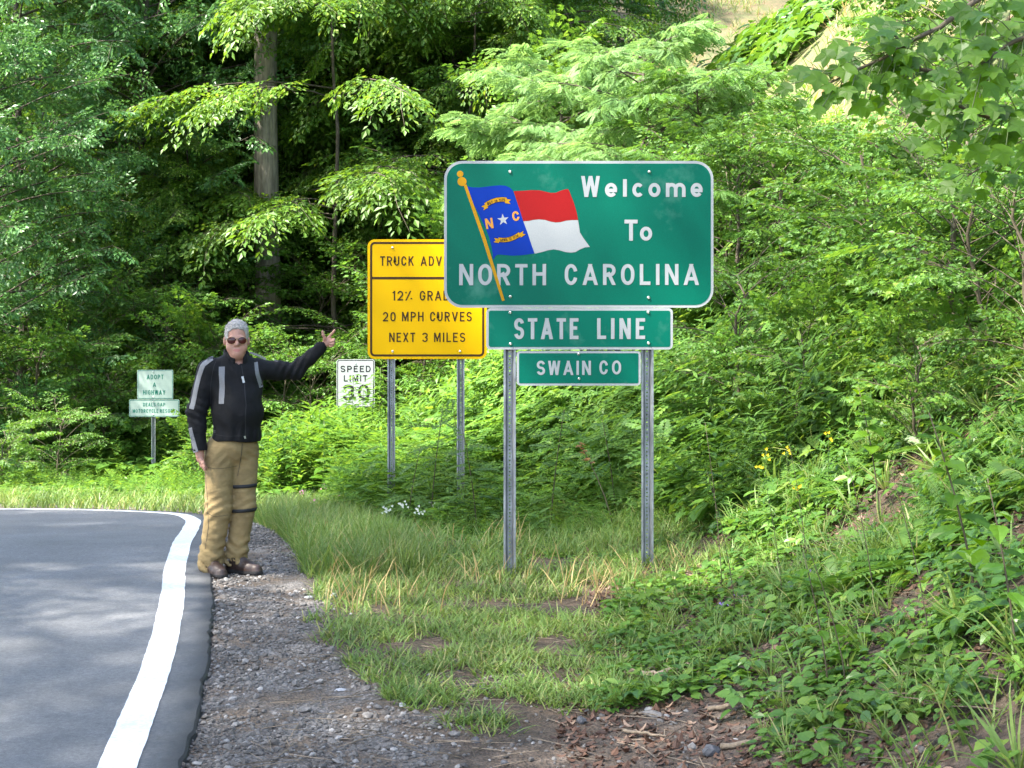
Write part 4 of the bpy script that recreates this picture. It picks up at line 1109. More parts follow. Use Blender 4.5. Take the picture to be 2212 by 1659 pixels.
# near bank, broad leaves (4.4 .. 11 m)
for kind, tp_, n, (y0, y1), w, s0, s1, mi in (
    ('rosette', HEART, 900, (3.7, 11), 3.6, .06, .15, 0), ('rosette', LEAF6, 900, (3.7, 11), 3.8, .07, .17, 0), ('carpet', LEAF6, 2600, (3.7, 11), 4.0, .10, .22, 0), ('carpet', LEAF6, 1100, (5.5, 11), 4.0, .12, .22, 1),
    ('carpet', HEART, 700, (3.7, 12), 4.0, .14, .22, 1), ('upright', LANCE, 620, (4.5, 11), 3.8, .14, .36, 0), ('tuft', BLADE, 800, (3.7, 11), 3.6, .12, .30, 3), ('rosette', MAPLE, 170, (4.6, 11), 3.6, .13, .24, 1), ('fern', FERN, 60, (6, 12), 3.0, .22, .38, 1),
    ('rosette', HEART, 900, (10, 17), 6.0, .16, .30, 1), ('carpet', LEAF6, 2300, (10, 18), 7.0, .26, .45, 1), ('upright', LANCE, 900, (10, 18), 6.0, .35, .75, 1), ('feather', PINN, 190, (10.5, 19), 5.0, .45, .9, 1), ('tuft', BLADE, 500, (10, 18), 6.0, .25, .5, 3),
    ('carpet', LEAF6, 1700, (17, 27), 9.0, .4, .75, 4), ('upright', LANCE, 700, (17, 25), 7.0, .6, 1.1, 1)):
    x, y = zone(n, y0, y1, w, 1.15)
    bare = vnoise(x, y, 1.15, 21) * .6 + vnoise(x, y, 2.7, 22) * .5
    near = y < 9.5
    # bare, leaf-littered patches on the near bank; the old cut high on the slope stays open
    openp = (bare_patch(x, y) > rng.random(len(x)) * 1.25) | (bare > np.where((y < 7.5) | (x - footx(y) < 1.2), .10, .2)) & near & (rng.random(len(x)) < .88) | (near & (y < 8) & (x < footx(y) + .55) & (rng.random(len(x)) < .8))
    tan = (np.hypot((x - 7.0) / 4.2, (y - 29) / 14) < 1.3) & (G(x, y) > 3.9)
    ok = ~openp & ~tan
    scatter(acc, kind, tp_, x[ok], y[ok], rng.uniform(s0, s1, ok.sum()), 0, mi)
for kind, tp_, n, s0, s1, mi in (('rosette', HEART, 260, .05, .12, 1), ('carpet', LEAF6, 260, .07, .14, 1), ('rosette', LEAF6, 260, .05, .12, 0), ('tuft', BLADE, 300, .07, .18, 3)):
    y = rng.uniform(4.6, 9.2, n); x = footx(y) - .75 + rng.random(n) * 1.3; ok = (y > 5.9) | (x > footx(y) - .2)
    scatter(acc, kind, tp_, x[ok], y[ok], rng.uniform(s0, s1, ok.sum()), 0, mi)
undergrowth = acc.obj('undergrowth', uw)
tag(undergrowth, 'dense green herbs and creepers covering the bank on the right', 'undergrowth', kind='stuff')

# weeds between the shoulder and the bank, behind the signs, and the far left thicket floor
acc = Acc()
def zone2(n, x0, x1, y0, y1): return rng.uniform(x0, x1, n), rng.uniform(y0, y1, n)
def keepoff(x, y, m=.35): return (road_dist(x, y) > m)
for kind, tp_, n, (x0, x1, y0, y1), s0, s1, mi in (
    ('upright', LANCE, 1300, (-3.0, 1.6, 10.9, 19), .35, .75, 1), ('feather', PINN, 420, (-2.6, 1.6, 11.4, 19), .45, .95, 1), ('carpet', LEAF6, 1500, (-3.2, 1.5, 10.2, 19), .25, .45, 1),
    ('rosette', HEART, 420, (-.6, 1.5, 9.8, 13), .14, .26, 1), ('upright', LANCE, 900, (-5.5, 1, 17.5, 24), .5, 1.1, 1), ('carpet', LEAF6, 1300, (-6, 1, 17, 24), .35, .6, 4),
    ('upright', LANCE, 1100, (-13, -2.5, 18.2, 27), .45, .95, 1), ('carpet', LEAF6, 3200, (-14, -2.5, 17.9, 28), .4, .75, 4), ('rosette', HEART, 700, (-13, -3, 17.9, 26), .3, .5, 1), ('carpet', LEAF6, 1500, (-16, 10, 27, 36), .7, 1.1, 0), ('tuft', BLADE, 500, (-12, -2, 17.3, 21), .35, .6, 3)):
    x, y = zone2(n, x0, x1, y0, y1)
    ed = np.where(y < 17, grass_edge(y) + .45 + .35 * vnoise(x, y, .8, 31), -99)
    ok = keepoff(x, y, 1.0) & (x > ed) & (x < footx(y) + 1.2 + (y > 17) * 30)
    # the man and the sign posts stand in low growth
    low = np.clip((y - 9.8) / 6, .3, 1)
    h_ = rng.uniform(s0, s1, n) * np.where(y < 16, low, 1)
    h_ = h_ * (1 + .3 * vnoise(x, y, .7, 33)) * np.where((x < -3.6) & (y < 23.3), .38 + .62 * smoothstep(-7.2, -8.6, x), 1)
    scatter(acc, kind, tp_, x[ok], y[ok], h_[ok], 0, mi)
weeds = acc.obj('roadside_weeds', uw)
tag(weeds, 'bright green roadside weeds behind the signs and along the far verge', 'weeds', kind='stuff')

# grass
acc = Acc()
def blades(n, x, y, h0, h1, mi, lean=.5, wd=1.0):
    n = len(x); a = ang(n)
    d = norm(np.stack([np.cos(a) * lean, np.sin(a) * lean, np.ones(n)], 1) + rng.normal(0, .2, (n, 3)))
    R = frame(d, np.stack([-np.cos(a), -np.sin(a), .5 + 0 * a], 1))
    s_ = rng.uniform(h0, h1, n)
    acc.add(BLADE[0], BLADE[1], np.full(5, mi), np.stack([x, y, G(x, y) - .005], 1), R, np.stack([np.full(n, .16) * wd, s_, s_], 1))
n = 66000
y = 5.4 + 9.5 * rng.random(n) ** 1.35; x = grass_edge(y) - .15 + rng.random(n) * (footx(y) + .25 - grass_edge(y))
cov = vnoise(x, y, 2.6, 41) * .7 + vnoise(x, y, 6, 42) * .5 + .42 - .8 * smoothstep(6.3, 5.5, y)
cov = cov - 1.2 * smoothstep(-.6, 0, x - footx(y)) * (y < 8.4) - 2 * bare_patch(x, y)
ok = (cov > rng.random(n) * .55) & (x > grass_edge(y) + .10 * vnoise(x, y, 4, 43) - .05) & (road_dist(x, y) > .35)
x, y = x[ok], y[ok]
hh = np.where(y > 8.8, 1.35, .8)
blades(0, x[y < 8.8], y[y < 8.8], .04, .14, 0, 1.1); q_ = (y >= 8.8) & (y < 10.3); blades(0, x[q_], y[q_], .06, .17, 0, .9); blades(0, x[y >= 10.3], y[y >= 10.3], .08, .24, 0, .8)
n = 700; y = 8.2 + 3.4 * rng.random(n); x = grass_edge(y) + rng.random(n) * 2.4; ok = vnoise(x, y, 1.9, 47) > .25
blades(0, x[ok], y[ok], .12, .36, 1, .45)
n = 26000; x = rng.uniform(-14, -1.8, n); y = rng.uniform(14.4, 21, n); rdd = road_dist(x, y); ok = (rdd > .15) & (rdd < 3.2) & (x < -1.8)
blades(0, x[ok], y[ok], .08, .24, 0, .6, 1.6)
n = 9000; y = 9.5 + 6 * rng.random(n); x = grass_edge(y) - .1 + rng.random(n) * .9; ok = road_dist(x, y) > .3
blades(0, x[ok], y[ok], .15, .35, 0, .5)
# bank grasses, long and arching
n = 9000; x, y = zone(n, 4.3, 12, 3.8); ok = vnoise(x, y, 1.0, 51) > .1
blades(0, x[ok], y[ok], .15, .40, 0, .8)
# open grassy cut high on the far slope
n = 22000; y = rng.uniform(18, 60, n); x = rng.uniform(3.0, 14, n); ok = (np.hypot((x - 7.5) / 4.0, (y - 33) / 16) < 1.5) & (vnoise(x, y, .9, 61) > -.1) & (G(x, y) > 4); x, y = x[ok], y[ok]
blades(0, x[::4], y[::4], .2, .6, 1, .8, 3); q_ = np.arange(len(x)) % 4 > 0; blades(0, x[q_], y[q_], .2, .6, 0, .8, 3)
grass = acc.obj('grass', [M['grass'], M['dry_grass']])
tag(grass, 'green and straw-coloured grass growing along the verge', 'grass', kind='stuff')

# fallen leaves
acc = Acc()
n = 24000; y = 3.9 + 7.5 * rng.random(n) ** 1.1; x = footx(y) - .9 + rng.random(n) * 4.2
cov = (bare_patch(x, y) > .3) | (vnoise(x, y, 1.15, 21) * .6 + vnoise(x, y, 2.7, 22) * .5 > .12) | (x < footx(y) + .25)
ok = cov & (x > grass_edge(y) + .3)
x, y = x[ok], y[ok]; n = len(x); e = .1
gx_ = (G(x + e, y) - G(x - e, y)) / (2 * e); gy_ = (G(x, y + e) - G(x, y - e)) / (2 * e)
up = norm(np.stack([-gx_, -gy_, np.ones(n)], 1) + rng.normal(0, .3, (n, 3))); a = ang(n); h = np.stack([np.cos(a), np.sin(a), 0 * a], 1); h = norm(h - up * (h * up).sum(1)[:, None])
lv_ = LEAF6[0].copy(); lv_[:, 2] *= -2.0
acc.add(lv_, LEAF6[1], LEAF6[2], np.stack([x, y, G(x, y) + .008], 1), frame(h, up), rng.uniform(.016, .055, n))
# twigs and needles of bark
n2 = 1500; y = 4.4 + 5 * rng.random(n2) ** 1.2; x = -1.1 + rng.random(n2) * (footx(y) + 2.2); ok = x > np.interp(y, OUT[:11, 1], OUT[:11, 0]) + .1; x, y = x[ok], y[ok]; n2 = len(x)
tv, tf = tube(np.array([(0, 0, 0), (.03, .5, .02), (0, 1, 0)]), np.array([.012, .014, .006]), 3, False)
acc.add(tv, tf, np.ones(len(tf), int), np.stack([x, y, G(x, y) + .008], 1), randrot(n2, .1), rng.uniform(.04, .22, n2))
litter = acc.obj('leaf_litter', [M['dead_leaf'], M['dead_wood']])
tag(litter, 'brown fallen leaves and small twigs on the ground below the bank', 'leaf litter', kind='stuff')
# ------------------------------------------------------------------ the man
class SDF:
    def __init__(s, lo, hi, h):
        s.lo = np.array(lo, float); s.h = h; s.n = np.ceil((np.array(hi) - s.lo) / h).astype(int) + 1
        s.D = np.full(s.n, 1.0, np.float32)
        s.ax = [s.lo[i] + np.arange(s.n[i]) * h for i in range(3)]
    def _sub(s, lo, hi):
        a = np.clip(np.floor((np.array(lo) - s.lo) / s.h).astype(int), 0, s.n - 1); b = np.clip(np.ceil((np.array(hi) - s.lo) / s.h).astype(int) + 1, 1, s.n)
        sl = tuple(slice(a[i], b[i]) for i in range(3))
        return sl, np.meshgrid(*[s.ax[i][sl[i]].astype(np.float32) for i in range(3)], indexing='ij')
    def _mix(s, sl, d, k, op='u'):
        c = s.D[sl]
        if op == 'u':
            hh = np.clip(.5 + .5 * (c - d) / k, 0, 1); s.D[sl] = c * (1 - hh) + d * hh - k * hh * (1 - hh)
        else: s.D[sl] = np.maximum(c, d)
    def cap(s, a, b, ra, rb, k=.03):
        a, b = np.array(a, float), np.array(b, float); m = max(ra, rb) + k * 2 + .01
        sl, (X, Y, Z) = s._sub(np.minimum(a, b) - m, np.maximum(a, b) + m)
        ab = b - a; L2 = max(ab @ ab, 1e-9)
        t = np.clip(((X - a[0]) * ab[0] + (Y - a[1]) * ab[1] + (Z - a[2]) * ab[2]) / L2, 0, 1)
        d = np.sqrt((X - a[0] - t * ab[0]) ** 2 + (Y - a[1] - t * ab[1]) ** 2 + (Z - a[2] - t * ab[2]) ** 2) - (ra + (rb - ra) * t)
        s._mix(sl, d, k)
    def chain(s, pts, rad, k=.03):
        for i in range(len(pts) - 1): s.cap(pts[i], pts[i + 1], rad[i], rad[i + 1], k)
    def ell(s, c, r, k=.03, yaw=0.0, pitch=0.0, op='u'):
        c = np.array(c, float); r = np.array(r, float); m = r.max() + 2 * k + .01
        sl, (X, Y, Z) = s._sub(c - m, c + m)
        dx, dy, dz = X - c[0], Y - c[1], Z - c[2]
        cy, sy = math.cos(yaw), math.sin(yaw); u = dx * cy + dy * sy; v = -dx * sy + dy * cy
        cp, sp_ = math.cos(pitch), math.sin(pitch); v, dz = v * cp + dz * sp_, -v * sp_ + dz * cp
        q = np.sqrt((u / r[0]) ** 2 + (v / r[1]) ** 2 + (dz / r[2]) ** 2); g = np.sqrt((u / r[0] ** 2) ** 2 + (v / r[1] ** 2) ** 2 + (dz / r[2] ** 2) ** 2) + 1e-6
        d = q * (q - 1) / g
        s._mix(sl, d, k)
    def field(s, fn):
        X, Y, Z = np.meshgrid(*[a.astype(np.float32) for a in s.ax], indexing='ij'); s.D = fn(s.D, X, Y, Z).astype(np.float32)
    def mesh(s):
        D = s.D; I = D < 0; n = np.array(D.shape)
        c = np.zeros(n - 1, np.int8)
        for i in (0, 1):
            for j in (0, 1):
                for k in (0, 1): c += I[i:n[0] - 1 + i, j:n[1] - 1 + j, k:n[2] - 1 + k]
        act = np.argwhere((c > 0) & (c < 8)); idx = np.full(n - 1, -1, np.int32); idx[tuple(act.T)] = np.arange(len(act))
        ps = np.zeros((len(act), 3)); cnt = np.zeros(len(act))
        cor = [(i, j, k) for i in (0, 1) for j in (0, 1) for k in (0, 1)]
        for a in cor:
            for ax in range(3):
                if a[ax] == 1: continue
                b = list(a); b[ax] = 1
                va = D[tuple((act + a).T)]; vb = D[tuple((act + b).T)]; cr_ = (va < 0) != (vb < 0)
                t = np.where(cr_, va / (va - vb + 1e-12), 0); p = np.array(a, float)[None].repeat(len(act), 0); p[:, ax] = t
                ps += p * cr_[:, None]; cnt += cr_
        V = s.lo + (act + ps / cnt[:, None]) * s.h; Fc = []
        for ax in range(3):
            o1, o2 = [(1, 2), (2, 0), (0, 1)][ax]
            sa = [slice(None)] * 3; sb = [slice(None)] * 3; sa[ax] = slice(0, -1); sb[ax] = slice(1, None)
            ed = np.argwhere(I[tuple(sa)] != I[tuple(sb)])
            ed = ed[(ed[:, o1] > 0) & (ed[:, o2] > 0) & (ed[:, o1] < n[o1] - 1) & (ed[:, o2] < n[o2] - 1)]
            e1 = np.zeros(3, int); e1[o1] = 1; e2 = np.zeros(3, int); e2[o2] = 1
            q = np.stack([idx[tuple((ed - e1 - e2).T)], idx[tuple((ed - e2).T)], idx[tuple(ed.T)], idx[tuple((ed - e1).T)]], 1)
            fl = ~I[tuple(ed.T)]; q[fl] = q[fl][:, ::-1]; Fc.append(q)
        return V, np.concatenate(Fc)

man = empty('person', (pxx(493.1, 9.72), 9.72, 0.0))
man.location.z = float(G(man.location.x, 9.72)) + .005
tag(man, 'grey-haired man in black jacket and tan trousers pointing at the signs', 'person')
M['skin'] = mat('skin', (0.40, 0.205, 0.145), 0.5, noise_scale=30, noise_amt=.08)
M['lips'] = mat('lips', (0.40, 0.14, 0.11), 0.45)
M['hair'] = mat('grey_hair', (0.33, 0.305, 0.28), 0.6, noise_scale=90, noise_amt=.35, bump=.6, bump_scale=180, stretch=(1, 1, .3))
M['jacket'] = mat('black_jacket', (0.005, 0.005, 0.006), 0.85, spec=.3, noise_scale=20, noise_amt=.25, bump=.25, bump_scale=26)
M['reflective'] = mat('grey_stripe', (0.16, 0.16, 0.165), 0.6, noise_scale=150, noise_amt=.12)
M['trousers'] = mat('tan_trousers', (0.235, 0.165, 0.07), 0.9, noise_scale=6, noise_amt=.2, bump=.9, bump_scale=9, stretch=(1, 1, 1.8))
M['strap'] = mat('black_strap', (0.012, 0.012, 0.013), 0.7)
M['shoe'] = mat('brown_leather', (0.040, 0.023, 0.018), 0.5, noise_scale=25, noise_amt=.3)
M['sole'] = mat('rubber_sole', (0.018, 0.016, 0.016), 0.8)
M['lens'] = mat('sunglass_lens', (0.05, 0.008, 0.007), 0.15, spec=.35)
M['gold'] = mat('gold_frame', (0.35, 0.22, 0.10), 0.3, metal=.8)
M['silver'] = mat('zip_metal', (0.6, 0.6, 0.6), 0.35, metal=.8)

YAW = R_(27)
def tl(u, f, z, c=(0.045, 0.02)):
    """torso frame: u to his left, f to his front"""
    return (c[0] + u * math.cos(YAW) + f * math.sin(YAW), c[1] + u * math.sin(YAW) - f * math.cos(YAW), z)
HY_ = R_(12)
def hl(u, f, z, c=(0.058, 0.0)):
    return (c[0] + u * math.cos(HY_) + f * math.sin(HY_), c[1] + u * math.sin(HY_) - f * math.cos(HY_), z)
sh_r, el_r, wr_r = (-.125, -.055, 1.405), (-.200, -.085, 1.12), (-.170, -.115, .825)
sh_l, el_l, wr_l = (.195, .115, 1.405), (.420, .265, 1.395), (.612, .300, 1.572)
# body
b = SDF((-.36, -.34, -.02), (.76, .42, 1.80), .005)
b.ell(hl(0, -.012, 1.640), (.076, .095, .111), .02, HY_)
b.ell(hl(0, .018, 1.565), (.067, .070, .078), .03, HY_)
b.ell(hl(0, .062, 1.520), (.034, .028, .024), .03, HY_)                  # chin
for s_ in (-1, 1):
    b.ell(hl(s_ * .040, .055, 1.565), (.030, .026, .034), .025, HY_)     # cheeks
    b.ell(hl(s_ * .030, .078, 1.632), (.026, .014, .010), .014, HY_)     # brow
    b.ell(hl(s_ * .080, -.010, 1.606), (.010, .018, .033), .008, HY_ + s_ * .35)
b.ell(hl(0, .022, 1.505), (.052, .050, .034), .025, HY_)                  # heavy under-chin
b.cap(hl(0, .082, 1.622), hl(0, .104, 1.585), .010, .0145, .012)
for s_ in (-1, 1): b.ell(hl(s_ * .013, .092, 1.579), (.010, .011, .008), .006)
b.cap(hl(-.018, .083, 1.549), hl(.018, .083, 1.549), .0065, .0065, .006); b.cap(hl(-.014, .081, 1.538), hl(.014, .081, 1.538), .007, .007, .006)
b.cap((.050, .03, 1.38), (.056, .020, 1.53), .064, .056, .02)
b.ell(tl(0, 0, 1.30), (.165, .11, .17), .05, YAW); b.ell(tl(.0, .02, 1.10), (.145, .13, .18), .05, YAW); b.ell(tl(0, 0, .90), (.14, .11, .12), .05, YAW)
b.chain([sh_r, el_r, wr_r], [.058, .045, .030]); b.chain([sh_l, el_l, wr_l], [.056, .043, .029])
b.chain([(-.05, -.02, .84), (-.06, -.03, .45), (-.113, -.03, .07)], [.08, .055, .04]); b.chain([(.10, .06, .84), (.10, .05, .45), (.045, .06, .07)], [.078, .053, .04])
b.cap((-.113, -.03, .05), (-.02, -.14, .04), .032, .03); b.cap((.045, .06, .05), (.16, .01, .04), .032, .03)
# pointing hand
kn = [(.660, .287, 1.634), (.671, .283, 1.617), (.672, .284, 1.598), (.666, .289, 1.581)]
for k_ in kn: b.cap((wr_l[0] + .008, wr_l[1] - .003, wr_l[2] + .010), k_, .017, .0115, .010)
b.chain([kn[0], (.678, .276, 1.655), (.691, .270, 1.671), (.702, .266, 1.684)], [.0105, .0095, .009, .0075], .004)
for k_, r_, dz in ((kn[1], .0098, 0), (kn[2], .0095, -.001), (kn[3], .0085, -.002)):
    x_, y_, z_ = k_; b.chain([k_, (x_ + .027, y_ - .020, z_ + dz), (x_ + .024, y_ - .044, z_ - .009), (x_ + .004, y_ - .043, z_ - .012)], [.0105, r_, r_ * .95, r_ * .9], .003)
b.chain([(.628, .290, 1.598), (.630, .272, 1.628), (.621, .262, 1.650), (.617, .258, 1.674)], [.015, .012, .0105, .009], .006)
# hanging hand
kr = [(-.146, -.140, .778), (-.156, -.122, .772), (-.166, -.104, .772), (-.175, -.088, .778)]
for k_ in kr: b.cap((wr_r[0], wr_r[1], .80), k_, .019, .0115, .010)
for i, (x_, y_, z_) in enumerate(kr):
    L_ = (.5, .58, .55, .45)[i]
    b.chain([(x_, y_, z_), (x_ + .004, y_ - .004, z_ - .032 * L_), (x_ + .014, y_ + .002, z_ - .056 * L_), (x_ + .024, y_ + .008, z_ - .072 * L_)], [.0105, .0098, .0092, .008], .003)
b.chain([(-.158, -.130, .805), (-.140, -.152, .778), (-.132, -.158, .752), (-.130, -.158, .730)], [.014, .012, .0105, .009], .006)
V, Fc = b.mesh()
ctr = V[Fc].mean(1); lc = np.array(hl(0, .088, 1.5435)); mi = (((ctr[:, 0] - lc[0]) / .024) ** 2 + ((ctr[:, 2] - lc[2]) / .0105) ** 2 < 1) & (ctr[:, 1] < -.06)
mesh_np('body', V, Fc, [M['skin'], M['lips']], mi.astype(int), True, man)
# hair
hd = SDF((-.06, -.14, 1.46), (.18, .16, 1.80), .004)
hd.ell(hl(0, -.014, 1.642), (.080, .098, .111), .01, HY_); hd.ell(hl(0, -.012, 1.672), (.074, .088, .078), .02, HY_)
def hairf(D, X, Y, Z):
    dx, dy = X - .058, Y; f = dx * math.sin(HY_) - dy * math.cos(HY_); u_ = dx * math.cos(HY_) + dy * math.sin(HY_)
    D = D + .0012 * np.sin(X * 410 + Z * 60 + 3 * np.sin(Z * 40)) * np.sin(Y * 340 + 2) - .004 * np.exp(-((Z - 1.735) / .03) ** 2) * (X > .02)
    line = np.where(np.abs(u_) > .058, 1.585 + .75 * np.clip(f + .0, -1, 1) , 1.615 + 1.02 * f) + .003 * np.sin(u_ * 190)
    return np.maximum(D, (line - Z) * .7)
hd.field(hairf); V, Fc = hd.mesh(); hair_o = mesh_np('hair', V, Fc, M['hair'], None, True, man)
M['strand'] = leafmat('grey_strands', (0.24, 0.22, 0.20), (0.58, 0.55, 0.52), None, trans=.15, rough=.5)
hc = V[Fc].mean(1); hn = norm(hc - np.array(hl(0, -.014, 1.642))); pick = rng.integers(0, len(hc), 3600); hp, hn = hc[pick], hn[pick]
f_ = (hp[:, 0] - .058) * math.sin(HY_) - hp[:, 1] * math.cos(HY_); ok = (hp[:, 2] > 1.52) & ((f_ < .05) | (hp[:, 2] > 1.628 + 1.02 * f_)); hp, hn = hp[ok], hn[ok]
fl_ = np.stack([.55 + 0 * hn[:, 0], .15 - .3 * hn[:, 1], -.35 - .5 * (hn[:, 2] < .5)], 1) + rng.normal(0, .22, hn.shape); dr_ = norm(fl_ - hn * (fl_ * hn).sum(1)[:, None] + hn * .28)
ha = Acc(); ha.add(BLADE[0], BLADE[1], np.zeros(5, int), hp - hn * .002, frame(dr_, hn), np.stack([np.full(len(hp), .055), rng.uniform(.009, .018, len(hp)), np.full(len(hp), .02)], 1))
so_ = ha.obj('strand', [M['strand']], False, hair_o); so_['kind'] = 'stuff'
# sunglasses
sg = empty('sunglasses'); sg.parent = man
for s_ in (-1, 1):
    V, Fc = [], []; n_ = 20
    V.append(hl(s_ * .035, .1065, 1.613))
    for j in range(n_):
        a = j / n_ * 6.2832; rx = .0315; rz = .025 if math.sin(a) > 0 else .029
        u_ = s_ * (.034 + rx * math.cos(a) - (.004 * math.sin(a) if math.sin(a) < 0 else 0) * 1); z_ = 1.614 + rz * math.sin(a) * (1 if math.sin(a) < 0 else .8)
        V.append(hl(u_, .100 - .20 * max(0, abs(u_) - .03), z_))
    Fc = [(0, 1 + (j + 1) % n_, 1 + j) if s_ < 0 else (0, 1 + j, 1 + (j + 1) % n_) for j in range(n_)]
    mesh_py('lens', V, Fc, M['lens'], True, sg)
    loop = np.array(V[1:] + [V[1]]); tv, tf = tube(loop, .0014, 5, False); mesh_np('rim', tv, tf, M['gold'], None, True, sg)
    tv, tf = tube(np.array([hl(s_ * .063, .093, 1.622), hl(s_ * .079, .05, 1.621), hl(s_ * .083, -.01, 1.618)]), .0018, 5); mesh_np('temple', tv, tf, M['gold'], None, True, sg)
tv, tf = tube(np.array([hl(-.008, .104, 1.622), hl(0, .107, 1.624), hl(.008, .104, 1.622)]), .0016, 5); mesh_np('bridge', tv, tf, M['gold'], None, True, sg)
# jacket
j = SDF((-.36, -.32, .86), (.70, .46, 1.60), .006)
j.ell(tl(0, -.005, 1.32), (.195, .135, .19), .06, YAW)
j.ell(tl(.005, .035, 1.12), (.180, .165, .22), .06, YAW)
j.ell(tl(0, .020, .93), (.172, .150, .12), .05, YAW)
j.cap((sh_r[0] + .03, sh_r[1] + .01, 1.415), (sh_l[0] - .03, sh_l[1] - .01, 1.415), .078, .075, .04)
j.cap((.0, .0, 1.44), (.10, .05, 1.44), .065, .062, .04)
j.chain([sh_r, el_r, wr_r], [.078, .066, .050], .025); j.cap((-.170, -.115, .835), (-.169, -.117, .80), .050, .050, .006)
j.chain([sh_l, el_l, (.598, .298, 1.560)], [.074, .062, .044], .025); j.cap((.585, .296, 1.548), (.608, .300, 1.570), .043, .040, .006)
def jf(D, X, Y, Z):
    # soft folds: across the elbows and round the hem, long drapes down the front
    e1 = np.exp(-((Z - 1.12) / .12) ** 2) * (X < -.12); e2 = np.exp(-((X - .43) / .11) ** 2)
    D = D + .0042 * e1 * np.sin(Z * 120 + X * 50 + Y * 30) + .0042 * e2 * np.sin(X * 130 - Z * 60) + .0026 * np.sin(Z * 46 + X * 22 + 2 * np.sin(X * 17)) + .0022 * np.sin(X * 60 + Z * 14 + 3 * np.sin(Z * 9))
    D = D + .004 * np.exp(-((Z - .97) / .05) ** 2) * np.sin(X * 95 + Y * 40)
    body_ = (np.abs(X - .045) < .28) & (X > -.135 + 0 * Z)
    arm = (X < -.118) | (X > .27)
    hem = .918 + .006 * np.sin(X * 21 + 1) - Z
    cut = np.where(arm & (X < 0), .795 - Z, hem)
    cx_, cy_ = .052, .015; rr_ = np.sqrt((X - cx_) ** 2 + (Y - cy_) ** 2)
    neck = np.where((rr_ < .085) & (Z > 1.43), .078 - rr_, -1.0)
    neck = np.where(Z > 1.475 - 0 * X, np.maximum(neck, -(rr_ - .079) * 1.0 - 0.0), neck)
    return np.maximum(np.maximum(D, cut), np.where(rr_ < .12, neck, -1))
j.field(jf); V, Fc = j.mesh(); ctr = V[Fc].mean(1)
jk = mesh_np('jacket', V, Fc, M['jacket'], None, True, man)
bvh = BVHTree.FromPolygons([tuple(v) for v in V], [tuple(int(q) for q in f) for f in Fc])
# stand-up collar, open at the throat
cv = []; nseg = 40; a0, a1 = -62, 242
fa = math.degrees(math.atan2(-math.cos(YAW), math.sin(YAW)))     # direction of the front
for i in range(nseg + 1):
    a = math.radians(fa + 20 + (360 - 40) * i / nseg); w_ = math.sin(math.pi * i / nseg)
    for rr_, zz_ in ((.094, 1.425), (.092, 1.475 + .03 * w_), (.087, 1.508 + .045 * w_), (.080, 1.510 + .045 * w_), (.078, 1.43)):
        cv.append((.050 + rr_ * math.cos(a) * (1 + .04 * math.sin(i)), .018 + rr_ * math.sin(a) + .01 * w_, zz_ + .003 * math.sin(i * 1.3)))
cf = [(i * 5 + k_, i * 5 + (k_ + 1) % 5, (i + 1) * 5 + (k_ + 1) % 5, (i + 1) * 5 + k_) for i in range(nseg) for k_ in range(5)] + [(0, 1, 2, 3, 4)[::-1], tuple(nseg * 5 + q for q in range(5))]
mesh_py('collar', cv, cf, M['jacket'], True, man)
def cxz(cx, cy): return (cx - 320) / 889.0, (1605 - cy) / 889.0
def strip(name, pts, width, m, tree, lift=.0035, nw=5, par=None):
    p = np.array([cxz(*q) for q in pts]); t = np.linspace(0, len(p) - 1, 26); k_ = np.minimum(t.astype(int), len(p) - 2); f = (t - k_)[:, None]
    p = p[k_] * (1 - f) + p[k_ + 1] * f; d = norm(np.gradient(p, axis=0)); nn = np.stack([-d[:, 1], d[:, 0]], 1); w = width / 889.0
    V, Fc = [], []; last = None
    for i in range(len(p)):
        for q in range(nw):
            x_, z_ = p[i] + nn[i] * w * (q / (nw - 1) - .5)
            hit = tree.ray_cast(Vector((x_, -2, z_)), Vector((0, 1, 0)))
            if hit[0] is not None: yy = hit[0].y; nr = hit[1]; last = yy
            else: yy = last if last is not None else 0; nr = Vector((0, -1, 0))
            V.append((x_, yy - lift, z_))
    for i in range(len(p) - 1):
        for q in range(nw - 1): Fc.append((i * nw + q, i * nw + q + 1, (i + 1) * nw + q + 1, (i + 1) * nw + q))
    return mesh_py(name, V, Fc, m, True, par or man)
strip('reflective_stripe', [(236, 280), (190, 320), (163, 390), (145, 480), (124, 588)], 32, M['reflective'], bvh)
strip('reflective_stripe', [(113, 702), (131, 770), (156, 848)], 30, M['reflective'], bvh)
strip('reflective_stripe', [(300, 332), (306, 450), (306, 556)], 34, M['reflective'], bvh)
strip('reflective_stripe', [(484, 306), (500, 380), (520, 462)], 18, M['reflective'], bvh)
strip('reflective_stripe', [(452, 246), (500, 262), (552, 288)], 12, M['reflective'], bvh)
strip('reflective_stripe', [(578, 296), (600, 300)], 10, M['reflective'], bvh)
strip('zip', [(406, 300), (430, 400), (455, 560), (446, 765)], 4, M['strap'], bvh, .005, 3)
strip('zip_pull', [(423, 392), (433, 430)], 12, M['silver'], bvh, .007, 3)
strip('zip_pull', [(443, 752), (447, 768)], 10, M['silver'], bvh, .007, 3)
strip('jacket_logo', [(246, 722), (262, 722)], 3, M['reflective'], bvh, .004, 3)
strip('jacket_logo', [(246, 730), (262, 730)], 3, M['reflective'], bvh, .004, 3)
